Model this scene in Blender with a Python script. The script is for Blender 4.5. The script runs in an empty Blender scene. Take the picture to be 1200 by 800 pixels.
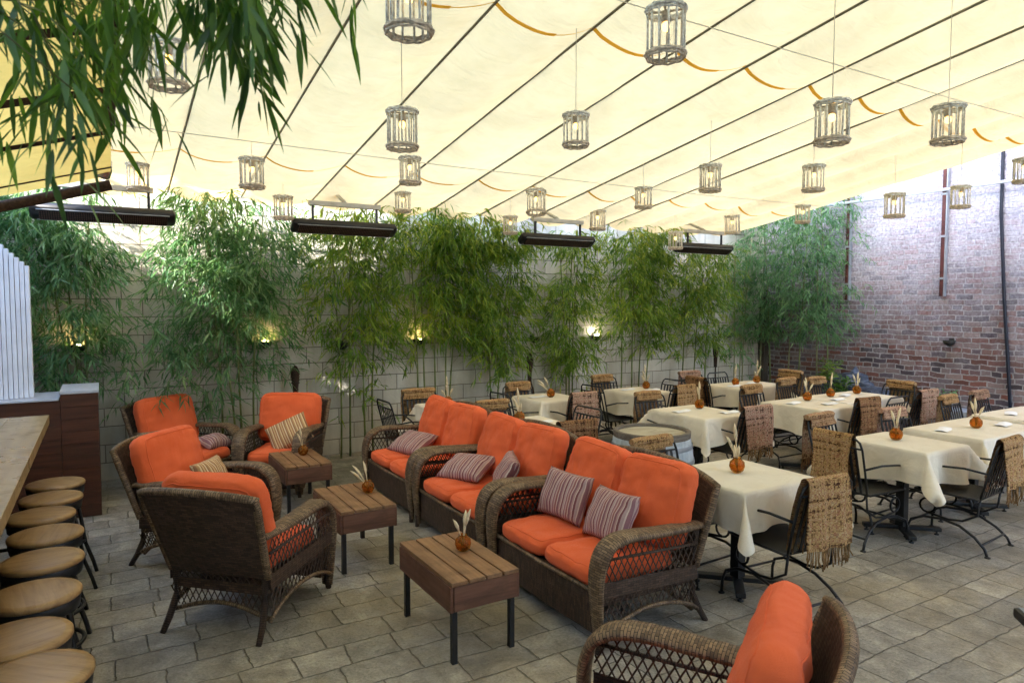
import bpy, bmesh, math, random
import numpy as np
from mathutils import Vector, Matrix, noise as mnoise
R = math.radians
PI = math.pi
random.seed(7)
rng = np.random.default_rng(7)
sc = bpy.context.scene
col = sc.collection

# ------------------------------------------------------------------ camera
EYE = 1.95
cam = bpy.data.cameras.new("camera")
cam_o = bpy.data.objects.new("camera", cam)
col.objects.link(cam_o)
cam.sensor_width = 36.0
cam.lens = 24.0
cam.clip_end = 500
cam.clip_start = 0.05
PITCH = math.atan(45 / 800)
cam_o.location = (0, 0, EYE)
cam_o.rotation_euler = (PI / 2 - PITCH, 0, R(-31))
cam.dof.use_dof = True
cam.dof.focus_distance = 5.5
cam.dof.aperture_fstop = 5.6
sc.camera = cam_o

# ------------------------------------------------------------------ helpers
class MB:
    """collects faces, then links them as ONE mesh object"""
    def __init__(s):
        s.v = []; s.f = []; s.uv = []; s.sm = []
    def add(s, vs, fs, uvs=None, smooth=True):
        o = len(s.v)
        s.v.extend([tuple(p) for p in vs])
        for i, f in enumerate(fs):
            s.f.append(tuple(o + k for k in f))
            s.uv.append(uvs[i] if uvs else None)
            s.sm.append(smooth)
        return s
    def box(s, x0, x1, y0, y1, z0, z1):
        vs = [(x0,y0,z0),(x1,y0,z0),(x1,y1,z0),(x0,y1,z0),(x0,y0,z1),(x1,y0,z1),(x1,y1,z1),(x0,y1,z1)]
        fs = [(3,2,1,0),(4,5,6,7),(0,1,5,4),(1,2,6,5),(2,3,7,6),(3,0,4,7)]
        return s.add(vs, fs, smooth=False)
    def obox(s, c, ax, ay, az):
        c, ax, ay, az = map(Vector, (c, ax, ay, az))
        vs = [c - ax - ay - az, c + ax - ay - az, c + ax + ay - az, c - ax + ay - az,
              c - ax - ay + az, c + ax - ay + az, c + ax + ay + az, c - ax + ay + az]
        fs = [(3,2,1,0),(4,5,6,7),(0,1,5,4),(1,2,6,5),(2,3,7,6),(3,0,4,7)]
        return s.add(vs, fs, smooth=False)
    def sweep(s, sec, pts, up=(0,0,1), closed=False, caps=True, scale=None, smooth=True):
        """sec: list of (a,b): a along side, b along 'up'"""
        pts = [Vector(p) for p in pts]; up = Vector(up)
        n = len(pts); m = len(sec)
        vs = []; L = [0.0]
        for i in range(1, n): L.append(L[-1] + (pts[i] - pts[i-1]).length)
        per = [0.0]
        for j in range(m):
            a = sec[j]; b = sec[(j+1) % m]
            per.append(per[-1] + math.hypot(a[0]-b[0], a[1]-b[1]))
        for i in range(n):
            if closed: t = pts[(i+1) % n] - pts[i-1]
            else: t = pts[min(i+1, n-1)] - pts[max(i-1, 0)]
            if t.length < 1e-9: t = Vector((0,0,1))
            t.normalize()
            sd = t.cross(up)
            if sd.length < 1e-4: sd = t.cross(Vector((1,0.3,0)))
            sd.normalize(); u2 = sd.cross(t)
            k = scale[i] if scale else 1.0
            for a, b in sec: vs.append(pts[i] + sd * a * k + u2 * b * k)
        fs = []; uvs = []
        rngi = n if closed else n - 1
        for i in range(rngi):
            i2 = (i+1) % n
            l0 = L[i]; l1 = L[i+1] if i+1 < n else L[i] + (pts[0]-pts[-1]).length
            for j in range(m):
                j2 = (j+1) % m
                fs.append((i*m+j, i*m+j2, i2*m+j2, i2*m+j))
                uvs.append(((per[j], l0), (per[j+1], l0), (per[j+1], l1), (per[j], l1)))
        if caps and not closed:
            fs.append(tuple(range(m-1, -1, -1))); uvs.append(tuple((sec[j][0], sec[j][1]) for j in range(m-1, -1, -1)))
            fs.append(tuple((n-1)*m + j for j in range(m))); uvs.append(tuple((sec[j][0], sec[j][1]) for j in range(m)))
        return s.add(vs, fs, uvs, smooth)
    def tube(s, pts, r, n=6, closed=False, caps=True, up=(0,0,1)):
        sec = [(math.cos(2*PI*k/n), math.sin(2*PI*k/n)) for k in range(n)]
        if isinstance(r, (int, float)):
            sec = [(a*r, b*r) for a, b in sec]; scl = None
        else:
            scl = list(r)
        return s.sweep(sec, pts, up, closed, caps, scl)
    def lathe(s, prof, n=16, c=(0,0,0), cap=False):
        vs = []
        for r, z in prof:
            for k in range(n):
                a = 2*PI*k/n
                vs.append((c[0]+r*math.cos(a), c[1]+r*math.sin(a), c[2]+z))
        fs = []; m = len(prof)
        uvs = []
        for i in range(m-1):
            for k in range(n):
                k2 = (k+1) % n
                fs.append((i*n+k, i*n+k2, (i+1)*n+k2, (i+1)*n+k))
                rr = max(prof[i][0], prof[i+1][0])
                uvs.append(((k/n*2*PI*rr, prof[i][1]), ((k+1)/n*2*PI*rr, prof[i][1]), ((k+1)/n*2*PI*rr, prof[i+1][1]), (k/n*2*PI*rr, prof[i+1][1])))
        if cap:
            fs.append(tuple(range(n-1, -1, -1))); uvs.append(None)
            fs.append(tuple((m-1)*n + k for k in range(n))); uvs.append(None)
        return s.add(vs, fs, uvs)
    def grid(s, fn, nu, nv, smooth=True, uvscale=None, flip=False, uvfn=None):
        vs = [fn(i/nu, j/nv) for i in range(nu+1) for j in range(nv+1)]
        fs = []; uvs = []
        for i in range(nu):
            for j in range(nv):
                q = (i*(nv+1)+j, (i+1)*(nv+1)+j, (i+1)*(nv+1)+j+1, i*(nv+1)+j+1)
                uq = ((i/nu, j/nv), ((i+1)/nu, j/nv), ((i+1)/nu, (j+1)/nv), (i/nu, (j+1)/nv))
                if uvscale: uq = tuple((a*uvscale[0], b*uvscale[1]) for a, b in uq)
                if flip: q = q[::-1]; uq = uq[::-1]
                fs.append(q); uvs.append(uq)
        return s.add(vs, fs, uvs, smooth)
    def mesh(s, name, mat, bevel=0, seg=2):
        me = bpy.data.meshes.new(name)
        me.from_pydata(s.v, [], s.f)
        me.materials.append(mat)
        me.polygons.foreach_set("use_smooth", s.sm)
        uvl = me.uv_layers.new(name="UVMap")
        flat = []
        for f, uv in zip(s.f, s.uv):
            if uv is not None and len(uv) == len(f):
                for a in uv: flat.extend(a)
            else:
                p = [Vector(s.v[k]) for k in f]
                nn = (p[1]-p[0]).cross(p[2]-p[0]); ax = max(range(3), key=lambda q: abs(nn[q]))
                iu, iv = ((1,2),(0,2),(0,1))[ax]
                for q in p: flat.extend((q[iu], q[iv]))
        uvl.data.foreach_set("uv", flat)
        if bevel:
            bm = bmesh.new(); bm.from_mesh(me)
            es = [e for e in bm.edges if len(e.link_faces) == 2 and e.calc_face_angle(0) > 0.6]
            bmesh.ops.bevel(bm, geom=es, offset=bevel, offset_type='OFFSET', segments=seg, profile=0.6, affect='EDGES', clamp_overlap=True)
            bm.to_mesh(me); bm.free()
        me.update()
        return me
    def build(s, name, mat, parent=None, bevel=0, seg=2):
        o = bpy.data.objects.new(name, s.mesh(name, mat, bevel, seg))
        col.objects.link(o)
        if parent: o.parent = parent
        return o

def link_mesh(name, me, parent=None):
    o = bpy.data.objects.new(name, me); col.objects.link(o)
    if parent: o.parent = parent
    return o
def tag(o, label, cat, group=None):
    o["label"] = label; o["category"] = cat
    if group: o["group"] = group
    return o
def thing(name, label, cat, loc=(0,0,0), rz=0, group=None):
    o = bpy.data.objects.new(name, None); col.objects.link(o)
    o.empty_display_size = 0.1
    o.location = loc; o.rotation_euler = (0,0,rz)
    return tag(o, label, cat, group)
def struct(o): o["kind"] = "structure"; return o
def copy_tree(o, parent=None):
    c = o.copy(); col.objects.link(c); c.parent = parent
    for ch in o.children: copy_tree(ch, c)
    return c
def dup(root, loc, rz, label, scale=None):
    c = copy_tree(root); c.location = loc; c.rotation_euler = (0,0,rz); c["label"] = label
    if scale: c.scale = (scale,)*3
    return c
_used = {}
def inst(make, key, loc, rz, label, cat, group, scale=None):
    """first call builds the thing, later calls copy it with all of its parts"""
    if key not in _used:
        o = make(label); _used[key] = o
        o.location = loc; o.rotation_euler = (0,0,rz)
        tag(o, label, cat, group)
        if scale: o.scale = (scale,)*3
        return o
    return dup(_used[key], loc, rz, label, scale)
def fbm(x, y, z, o=3):
    a = 0; k = 1; f = 1
    for _ in range(o):
        a += k * mnoise.noise((x*f, y*f, z*f)); k *= .5; f *= 2.1
    return a

# ------------------------------------------------------------------ materials
class NT:
    def __init__(s, name):
        s.m = bpy.data.materials.new(name); s.m.use_nodes = True
        s.t = s.m.node_tree; s.t.nodes.clear()
        s.out = s.t.nodes.new("ShaderNodeOutputMaterial")
    def n(s, typ, **kw):
        nd = s.t.nodes.new(typ)
        ins = kw.pop("ins", {})
        for k, v in kw.items(): setattr(nd, k, v)
        for k, v in ins.items():
            sk = nd.inputs[k]
            if isinstance(v, bpy.types.NodeSocket): s.t.links.new(v, sk)
            else:
                if isinstance(v, tuple) and len(v) == 3 and sk.type == 'RGBA': v = (*v, 1)
                sk.default_value = v
        return nd
    def l(s, a, b): s.t.links.new(a, b)
    def ramp(s, fac, stops, interp='LINEAR'):
        r = s.n("ShaderNodeValToRGB"); s.l(fac, r.inputs[0]); e = r.color_ramp.elements
        r.color_ramp.interpolation = interp
        while len(e) < len(stops): e.new(0.5)
        for i, (p, c) in enumerate(stops):
            e[i].position = p; e[i].color = (*c, 1) if len(c) == 3 else c
        return r.outputs[0]
    def mix(s, fac, a, b, mode='MIX'):
        m = s.n("ShaderNodeMix", data_type='RGBA', blend_type=mode)
        for sk, v in ((m.inputs[0], fac), (m.inputs[6], a), (m.inputs[7], b)):
            if isinstance(v, bpy.types.NodeSocket): s.l(v, sk)
            else: sk.default_value = (*v, 1) if isinstance(v, tuple) else v
        return m.outputs[2]
    def math(s, op, a, b=0.0, c=0.0):
        m = s.n("ShaderNodeMath", operation=op)
        for i, v in enumerate((a, b, c)):
            if isinstance(v, bpy.types.NodeSocket): s.l(v, m.inputs[i])
            else: m.inputs[i].default_value = v
        return m.outputs[0]
    def noise(s, vec, scale, detail=4, rough=0.55, dist=0.0):
        nd = s.n("ShaderNodeTexNoise", ins={"Scale": scale, "Detail": detail, "Roughness": rough, "Distortion": dist})
        if vec is not None: s.l(vec, nd.inputs["Vector"])
        return nd.outputs["Fac"]
    def coord(s, which="Object"): return s.n("ShaderNodeTexCoord").outputs[which]
    def pos(s): return s.n("ShaderNodeNewGeometry").outputs["Position"]
    def mapping(s, vec, loc=(0,0,0), rot=(0,0,0), scale=(1,1,1)):
        m = s.n("ShaderNodeMapping"); s.l(vec, m.inputs[0])
        m.inputs[1].default_value = loc; m.inputs[2].default_value = rot; m.inputs[3].default_value = scale
        return m.outputs[0]
    def bump(s, h, strength=0.4, dist=0.01):
        b = s.n("ShaderNodeBump", ins={"Strength": strength, "Distance": dist}); s.l(h, b.inputs["Height"])
        return b.outputs[0]
    def bsdf(s, color, rough=0.7, normal=None, metal=0.0, spec=0.35, **extra):
        p = s.n("ShaderNodeBsdfPrincipled")
        for k, v in (("Base Color", color), ("Roughness", rough), ("Metallic", metal), ("Specular IOR Level", spec)):
            if isinstance(v, bpy.types.NodeSocket): s.l(v, p.inputs[k])
            else: p.inputs[k].default_value = (*v, 1) if isinstance(v, tuple) else v
        for k, v in extra.items():
            k = k.replace("_", " "); p.inputs[k].default_value = (*v, 1) if isinstance(v, tuple) else v
        if normal: s.l(normal, p.inputs["Normal"])
        s.l(p.outputs[0], s.out.inputs[0])
        return p

def plain(name, c, rough=0.6, metal=0.0, var=0.25, scale=8, spec=0.35, bump=0.0):
    t = NT(name); v = t.coord()
    f = t.noise(v, scale, 5)
    dark = tuple(x*(1-var) for x in c); lite = tuple(min(1, x*(1+var)) for x in c)
    cc = t.ramp(f, [(0.3, dark), (0.7, lite)])
    nb = t.bump(t.noise(v, scale*12, 3), bump, 0.004) if bump else None
    t.bsdf(cc, rough, nb, metal, spec)
    return t.m

def wicker(name, c1, c2, dark, bw=0.042, rh=0.0135):
    t = NT(name); uv = t.coord("UV")
    # hand-woven: rows of strands, every strand its own shade
    warp = t.n("ShaderNodeVectorMath", operation='ADD')
    t.l(uv, warp.inputs[0])
    nv = t.n("ShaderNodeTexNoise", ins={"Scale": 30.0, "Detail": 1.0}); t.l(uv, nv.inputs["Vector"])
    sub = t.n("ShaderNodeVectorMath", operation='SCALE'); sub.inputs["Scale"].default_value = 0.004
    t.l(nv.outputs["Color"], sub.inputs[0]); t.l(sub.outputs[0], warp.inputs[1])
    b = t.n("ShaderNodeTexBrick", offset=0.5, ins={"Color1": (*c1, 1), "Color2": (*c2, 1), "Mortar": (*dark, 1), "Scale": 1.0,
            "Mortar Size": rh*0.14, "Mortar Smooth": 0.6, "Bias": 0.0, "Brick Width": bw, "Row Height": rh})
    t.l(warp.outputs[0], b.inputs["Vector"])
    big = t.noise(t.coord(), 5, 3)
    cc = t.mix(0.5, b.outputs["Color"], t.ramp(big, [(0.3, (0.55,0.52,0.5)), (0.7, (1,1,1))]), 'MULTIPLY')
    wv = t.n("ShaderNodeTexWave", wave_type='BANDS', bands_direction='X', ins={"Scale": 2*PI/(bw*20), "Distortion": 0.0})
    t.l(uv, wv.inputs["Vector"])
    h = t.math('ADD', t.math('MULTIPLY', b.outputs["Fac"], -1.0), t.math('MULTIPLY', wv.outputs["Fac"], 0.3))
    t.bsdf(cc, 0.55, t.bump(h, 0.9, 0.004), 0, 0.4)
    return t.m

M = {}
M['wicker'] = wicker('dark_brown_wicker', (.045,.024,.015), (.115,.068,.045), (.007,.004,.003))
M['wicker_band'] = wicker('tan_brown_wicker', (.10,.060,.033), (.30,.20,.115), (.014,.008,.005))
M['strand'] = plain('wicker_strand', (.065,.040,.027), .5, 0, .4, 60)
def fabric_orange():
    t = NT('coral_canvas'); v = t.coord(); uv = t.coord("UV")
    n1 = t.noise(v, 3, 3); c = t.ramp(n1, [(0.3, (.69,.112,.032)), (0.7, (.78,.145,.05))])
    w = t.math('ADD', t.noise(t.mapping(v, scale=(1,1,1)), 420, 2), t.math('MULTIPLY', t.noise(t.mapping(v, scale=(1.0,.35,1.0)), 9, 5, .6, .8), 3.0))
    p = t.bsdf(c, .85, t.bump(w, .42, .012), 0, .2)
    p.inputs["Sheen Weight"].default_value = .08; p.inputs["Sheen Roughness"].default_value = .4
    return t.m
M['coral'] = fabric_orange()
def stripes(name, cols, k, rot=0):
    t = NT(name); v = t.mapping(t.coord(), rot=(0,0,rot))
    s_ = t.n("ShaderNodeSeparateXYZ"); t.l(v, s_.inputs[0])
    ph = t.math('FRACT', t.math('ADD', t.math('MULTIPLY', s_.outputs[0], k), 50.0))
    c = t.ramp(ph, cols, 'CONSTANT')
    f = t.noise(t.coord(), 250, 2)
    c2 = t.mix(0.35, c, t.ramp(f, [(.3,(.5,.5,.5)), (.7,(1,1,1))]), 'MULTIPLY')
    t.bsdf(c2, .9, t.bump(f, .3, .003), 0, .15)
    return t.m
M['stripe'] = stripes('mauve_striped_cloth', [(0,(.30,.13,.13)),(.13,(.62,.50,.44)),(.18,(.24,.12,.14)),(.34,(.42,.26,.25)),(.46,(.66,.55,.48)),(.50,(.20,.08,.09)),(.62,(.42,.30,.30)),(.76,(.60,.48,.42)),(.80,(.30,.15,.17)),(.92,(.5,.36,.33))], 9.0)
M['stripe_tan'] = stripes('tan_striped_cloth', [(0,(.42,.25,.12)),(.15,(.66,.50,.30)),(.3,(.30,.13,.07)),(.42,(.55,.38,.2)),(.6,(.36,.16,.08)),(.72,(.68,.55,.36)),(.85,(.30,.16,.09))], 12.0)
M['iron'] = plain('black_wrought_iron', (.016,.016,.018), .45, .3, .3, 20, .5)
M['black_steel'] = plain('black_painted_steel', (.013,.013,.014), .5, .2, .3, 10, .5)
M['seat_mesh'] = plain('black_mesh_seat', (.022,.022,.022), .6, .1, .3, 120, .4, .4)

def wood(name, c1, c2, axis='y', grain=14, rough=.55, spec=.35, knots=True):
    t = NT(name); v = t.coord()
    sc_ = {'x': (0.06,1,1), 'y': (1,0.06,1), 'z': (1,1,0.06)}[axis]
    g = t.noise(t.mapping(v, scale=sc_), grain*3, 6, .65, .6)
    b = t.noise(t.mapping(v, scale=sc_), grain*.5, 3)
    ri = t.n("ShaderNodeNewGeometry").outputs["Random Per Island"]
    c = t.ramp(g, [(.28, c1), (.72, c2)])
    c = t.mix(.5, c, t.ramp(b, [(.3,(.55,.5,.45)), (.75,(1,1,1))]), 'MULTIPLY')
    c = t.mix(.6, c, t.ramp(ri, [(0,(.7,.68,.66)), (1,(1.0,1.0,1.0))]), 'MULTIPLY')
    st = t.noise(v, 4.5, 6, .68, .8)
    c = t.mix(t.ramp(st, [(.52,(0,0,0)), (.68,(.55,.55,.55))]), c, t.mix(.6, c, (.05,.03,.015)))
    t.bsdf(c, t.ramp(st, [(.3,(max(.1,rough-.14),)*3), (.7,(rough+.12,)*3)]), t.bump(g, .3, .003), 0, spec)
    return t.m
M['table_top'] = wood('weathered_brown_planks', (.17,.085,.04), (.36,.20,.10), 'y')
M['table_skirt'] = wood('stained_brown_boards', (.10,.042,.028), (.22,.10,.062), 'y')
M['table_skirt_x'] = wood('stained_brown_end_boards', (.10,.042,.028), (.24,.115,.07), 'x')
M['stool_wood'] = wood('pale_oiled_wood', (.24,.13,.05), (.46,.29,.125), 'x', 10, .42)
M['bar_wood'] = wood('pale_butcher_block', (.30,.20,.085), (.50,.37,.18), 'y', 6, .35)
M['bar_front'] = wood('dark_bar_boards', (.035,.02,.014), (.08,.045,.03), 'x', 9)
M['red_wood'] = wood('dark_red_boards', (.05,.018,.010), (.14,.052,.028), 'x', 8, .5)
M['stone_cap'] = plain('grey_stone_cap', (.45,.47,.52), .4, 0, .15, 12)

def amber():
    t = NT('amber_glass'); v = t.coord()
    c = t.ramp(t.noise(v, 26, 3), [(.3,(.62,.19,.02)), (.55,(.88,.38,.06)), (.75,(.97,.62,.18))])
    p = t.bsdf(c, .08, None, 0, .6); p.inputs["Transmission Weight"].default_value = .85; p.inputs["IOR"].default_value = 1.18
    return t.m
M['amber'] = amber()
M['plume'] = plain('dried_cream_plume', (.66,.55,.36), .9, 0, .25, 40)
M['linen'] = None
def linen():
    t = NT('cream_linen'); v = t.coord()
    w = t.noise(v, 300, 2)
    f = t.noise(v, 5, 4)
    c = t.ramp(f, [(.25,(.78,.71,.59)), (.75,(.89,.83,.71))])
    p = t.n("ShaderNodeBsdfPrincipled", ins={"Roughness": .9, "Specular IOR Level": .15})
    t.l(c, p.inputs["Base Color"]); t.l(t.bump(t.math('ADD', w, t.math('MULTIPLY', t.noise(v, 6, 5, .55, .9), 7.0)), .45, .008), p.inputs["Normal"])
    tr = t.n("ShaderNodeBsdfTranslucent", ins={"Color": (.75,.62,.42)})
    mx = t.n("ShaderNodeMixShader", ins={0: .18}); t.l(p.outputs[0], mx.inputs[1]); t.l(tr.outputs[0], mx.inputs[2]); t.l(mx.outputs[0], t.out.inputs[0])
    return t.m
M['linen'] = linen()
M['napkin'] = plain('white_napkin', (.78,.79,.82), .85, 0, .06, 20)
def tweed():
    t = NT('tweed_throw'); uv = t.coord("UV"); v = t.coord()
    oi = t.n("ShaderNodeObjectInfo").outputs["Random"]
    vec = t.n("ShaderNodeVectorMath", operation='FLOOR'); t.l(t.mapping(uv, scale=(95,150,1)), vec.inputs[0])
    wn = t.n("ShaderNodeTexWhiteNoise", noise_dimensions='2D'); t.l(vec.outputs[0], wn.inputs["Vector"])
    pu = t.noise(t.mapping(uv, scale=(60,1.5,1)), 1, 2); pv = t.noise(t.mapping(uv, scale=(1.5,45,1), loc=(5,3,0)), 1, 2)
    fa = t.math('ADD', t.math('MULTIPLY_ADD', wn.outputs["Value"], .22, -.11), t.math('MULTIPLY_ADD', t.math('ADD', pu, pv), .75, -.25))
    warm = t.ramp(fa, [(.28,(.05,.02,.012)), (.40,(.22,.12,.05)), (.50,(.44,.30,.13)), (.57,(.22,.07,.045)), (.66,(.48,.36,.19)), (.75,(.16,.08,.04))])
    pink = t.ramp(fa, [(.28,(.045,.018,.014)), (.40,(.22,.12,.075)), (.50,(.44,.32,.22)), (.57,(.26,.07,.06)), (.66,(.50,.38,.27)), (.75,(.15,.07,.05))])
    brown = t.ramp(fa, [(.28,(.03,.012,.008)), (.42,(.13,.065,.03)), (.52,(.30,.18,.085)), (.59,(.16,.045,.03)), (.70,(.34,.23,.12))])
    c = t.mix(t.ramp(oi, [(.5,(0,0,0)), (.54,(1,1,1))]), warm, pink)
    c = t.mix(t.ramp(oi, [(.70,(0,0,0)), (.74,(1,1,1))]), c, brown)
    t.bsdf(c, .95, t.bump(fa, .8, .006), 0, .1)
    return t.m
M['tweed'] = tweed()

def awning_mat(name, c, tr, k):
    t = NT(name); v = t.pos()
    f = t.noise(v, 1.1, 5, .6); g = t.noise(v, 6, 4, .6)
    cc = t.mix(.5, t.ramp(f, [(.3, tuple(x*.88 for x in c)), (.62, c)]), t.ramp(g, [(.25,(.94,.93,.90)), (.6,(1,1,1))]), 'MULTIPLY')
    ct = t.mix(.5, t.ramp(f, [(.34, tuple(x*.84 for x in tr)), (.62, tr)]), t.ramp(g, [(.25,(.86,.84,.76)), (.6,(1,1,1))]), 'MULTIPLY')
    nb = t.bump(t.noise(t.mapping(v, scale=(.5,1.6,1)), 3, 4, .55, .6), .9, .06)
    d = t.n("ShaderNodeBsdfDiffuse"); t.l(cc, d.inputs[0]); t.l(nb, d.inputs["Normal"])
    q = t.n("ShaderNodeBsdfTranslucent"); t.l(ct, q.inputs[0]); t.l(nb, q.inputs["Normal"])
    mx = t.n("ShaderNodeMixShader", ins={0: k}); t.l(d.outputs[0], mx.inputs[1]); t.l(q.outputs[0], mx.inputs[2]); t.l(mx.outputs[0], t.out.inputs[0])
    return t.m
M['canvas'] = awning_mat('cream_awning_canvas', (.78,.61,.36), (.77,.53,.24), .62)
M['canvas_yellow'] = awning_mat('yellow_awning_canvas', (.85,.60,.20), (.95,.64,.17), .65)
M['tape'] = awning_mat('ochre_webbing', (.70,.40,.06), (.85,.46,.06), .6)
M['rod'] = plain('grey_green_rod', (.19,.18,.125), .5, .3, .3, 6)
M['pale_cord'] = plain('pale_cord', (.62,.58,.45), .6, 0, .1)
M['rattan'] = plain('grey_rattan', (.78,.72,.62), .8, 0, .45, 50, .2, .6)
M['rattan_dark'] = plain('dark_rattan', (.62,.54,.43), .8, 0, .45, 50, .2, .6)
def emit(name, c, s):
    t = NT(name); e = t.n("ShaderNodeEmission", ins={"Color": (*c, 1), "Strength": s}); t.l(e.outputs[0], t.out.inputs[0]); return t.m
M['bulb'] = emit('warm_bulb', (1.0,.58,.14), .5)
M['lamp_glow'] = emit('lit_wall_lamp', (1.0,.74,.26), 6.0)
M['lamp_white'] = emit('lit_white_lamp', (1.0,.90,.66), 10.0)
def glass_jar():
    t = NT('clear_jar'); p = t.bsdf((.95,.95,.92), .03, None, 0, .5); p.inputs["Transmission Weight"].default_value = .9; p.inputs["IOR"].default_value = 1.05
    p.inputs["Alpha"].default_value = .35
    return t.m
M['jar'] = glass_jar()
M['heater_black'] = plain('black_heater_shell', (.02,.02,.022), .35, .4, .2, 10, .5)
M['heater_rail'] = plain('grey_rail', (.45,.44,.40), .5, .2, .2, 8)
def grille():
    t = NT('heater_grille'); v = t.coord()
    br = t.n("ShaderNodeTexBrick", offset=0.0, ins={"Color1": (.13,.075,.06,1), "Color2": (.09,.05,.04,1), "Mortar": (.01,.01,.01,1), "Scale": 1.0, "Mortar Size": .004, "Brick Width": .018, "Row Height": .026})
    t.l(t.coord("UV"), br.inputs["Vector"])
    t.bsdf(br.outputs[0], .35, None, .5, .5)
    return t.m
M['grille'] = grille()
M['reflector'] = plain('bright_reflector', (.6,.6,.62), .25, .9, .1, 10)
M['white_paint'] = plain('white_paint', (.72,.74,.80), .5, 0, .10, 6)
M['rust'] = plain('red_oxide_paint', (.075,.020,.017), .6, .1, .5, 12)
M['grey_metal'] = plain('grey_metal', (.30,.32,.35), .5, .4, .2, 8)
M['cable'] = plain('black_rubber', (.01,.012,.022), .6, 0, .2, 10)
M['post'] = wood('dark_timber', (.05,.04,.03), (.12,.095,.07), 'z', 10)
M['terracotta'] = plain('dark_bowl', (.02,.018,.016), .6, 0, .2, 10)
M['bamboo_torch'] = plain('dark_cane', (.045,.025,.016), .7, 0, .5, 60, .2, .6)
M['barrel'] = wood('pale_blue_staves', (.38,.45,.53), (.58,.66,.74), 'z', 8, .7)
M['barrel_rim'] = wood('grey_weathered_rim', (.10,.085,.07), (.22,.19,.16), 'x', 10, .8)
M['barrel_lid'] = wood('worn_barrel_lid', (.34,.30,.22), (.54,.50,.40), 'x', 8, .7)
def rock():
    t = NT('slate_rock'); v = t.coord()
    f = t.noise(t.mapping(v, scale=(1,1,3)), 4, 8, .65)
    t.bsdf(t.ramp(f, [(.3,(.015,.018,.028)), (.5,(.06,.07,.10)), (.75,(.26,.29,.37))]), .7, t.bump(f, .8, .05), 0, .3)
    return t.m
M['rock'] = rock()
M['ledge'] = plain('pale_ledge_stone', (.28,.30,.34), .8, 0, .3, 5, .2, .4)

def leaf_mat(name, a, b, c, tr):
    t = NT(name)
    ri = t.n("ShaderNodeNewGeometry").outputs["Random Per Island"]
    clump = t.noise(t.coord(), 3.2, 3, .6)
    cc = t.ramp(t.math('ADD', t.math('MULTIPLY', ri, .6), t.math('MULTIPLY_ADD', clump, 1.6, -.6)), [(0, a), (.5, b), (1, c)])
    p = t.n("ShaderNodeBsdfPrincipled", ins={"Roughness": .42, "Specular IOR Level": .45}); t.l(cc, p.inputs["Base Color"])
    q = t.n("ShaderNodeBsdfTranslucent"); t.l(t.mix(1.0, cc, tr, 'MULTIPLY'), q.inputs[0])
    mx = t.n("ShaderNodeMixShader", ins={0: .42}); t.l(p.outputs[0], mx.inputs[1]); t.l(q.outputs[0], mx.inputs[2]); t.l(mx.outputs[0], t.out.inputs[0])
    return t.m
M['leaf'] = leaf_mat('bamboo_leaf', (.036,.095,.019), (.12,.23,.038), (.34,.40,.075), (2.4,2.1,1.0))
M['leaf_blue'] = leaf_mat('daylight_tinted_leaf', (.036,.10,.043), (.10,.21,.095), (.24,.35,.18), (1.9,2.0,1.2))  # cool daylight tint put into the leaf colour near the open sides
M['leaf_dark_shaded'] = leaf_mat('dark_shaded_leaf', (.015,.042,.010), (.05,.12,.025), (.13,.25,.045), (2.2,2.2,.9))  # overhang leaves darkened in colour for shade; grassy plant shares them
M['culm'] = plain('bamboo_culm', (.15,.18,.055), .4, 0, .45, 6)
M['culm_pale'] = plain('pale_bamboo_culm', (.22,.21,.10), .45, 0, .4, 6)

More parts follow.
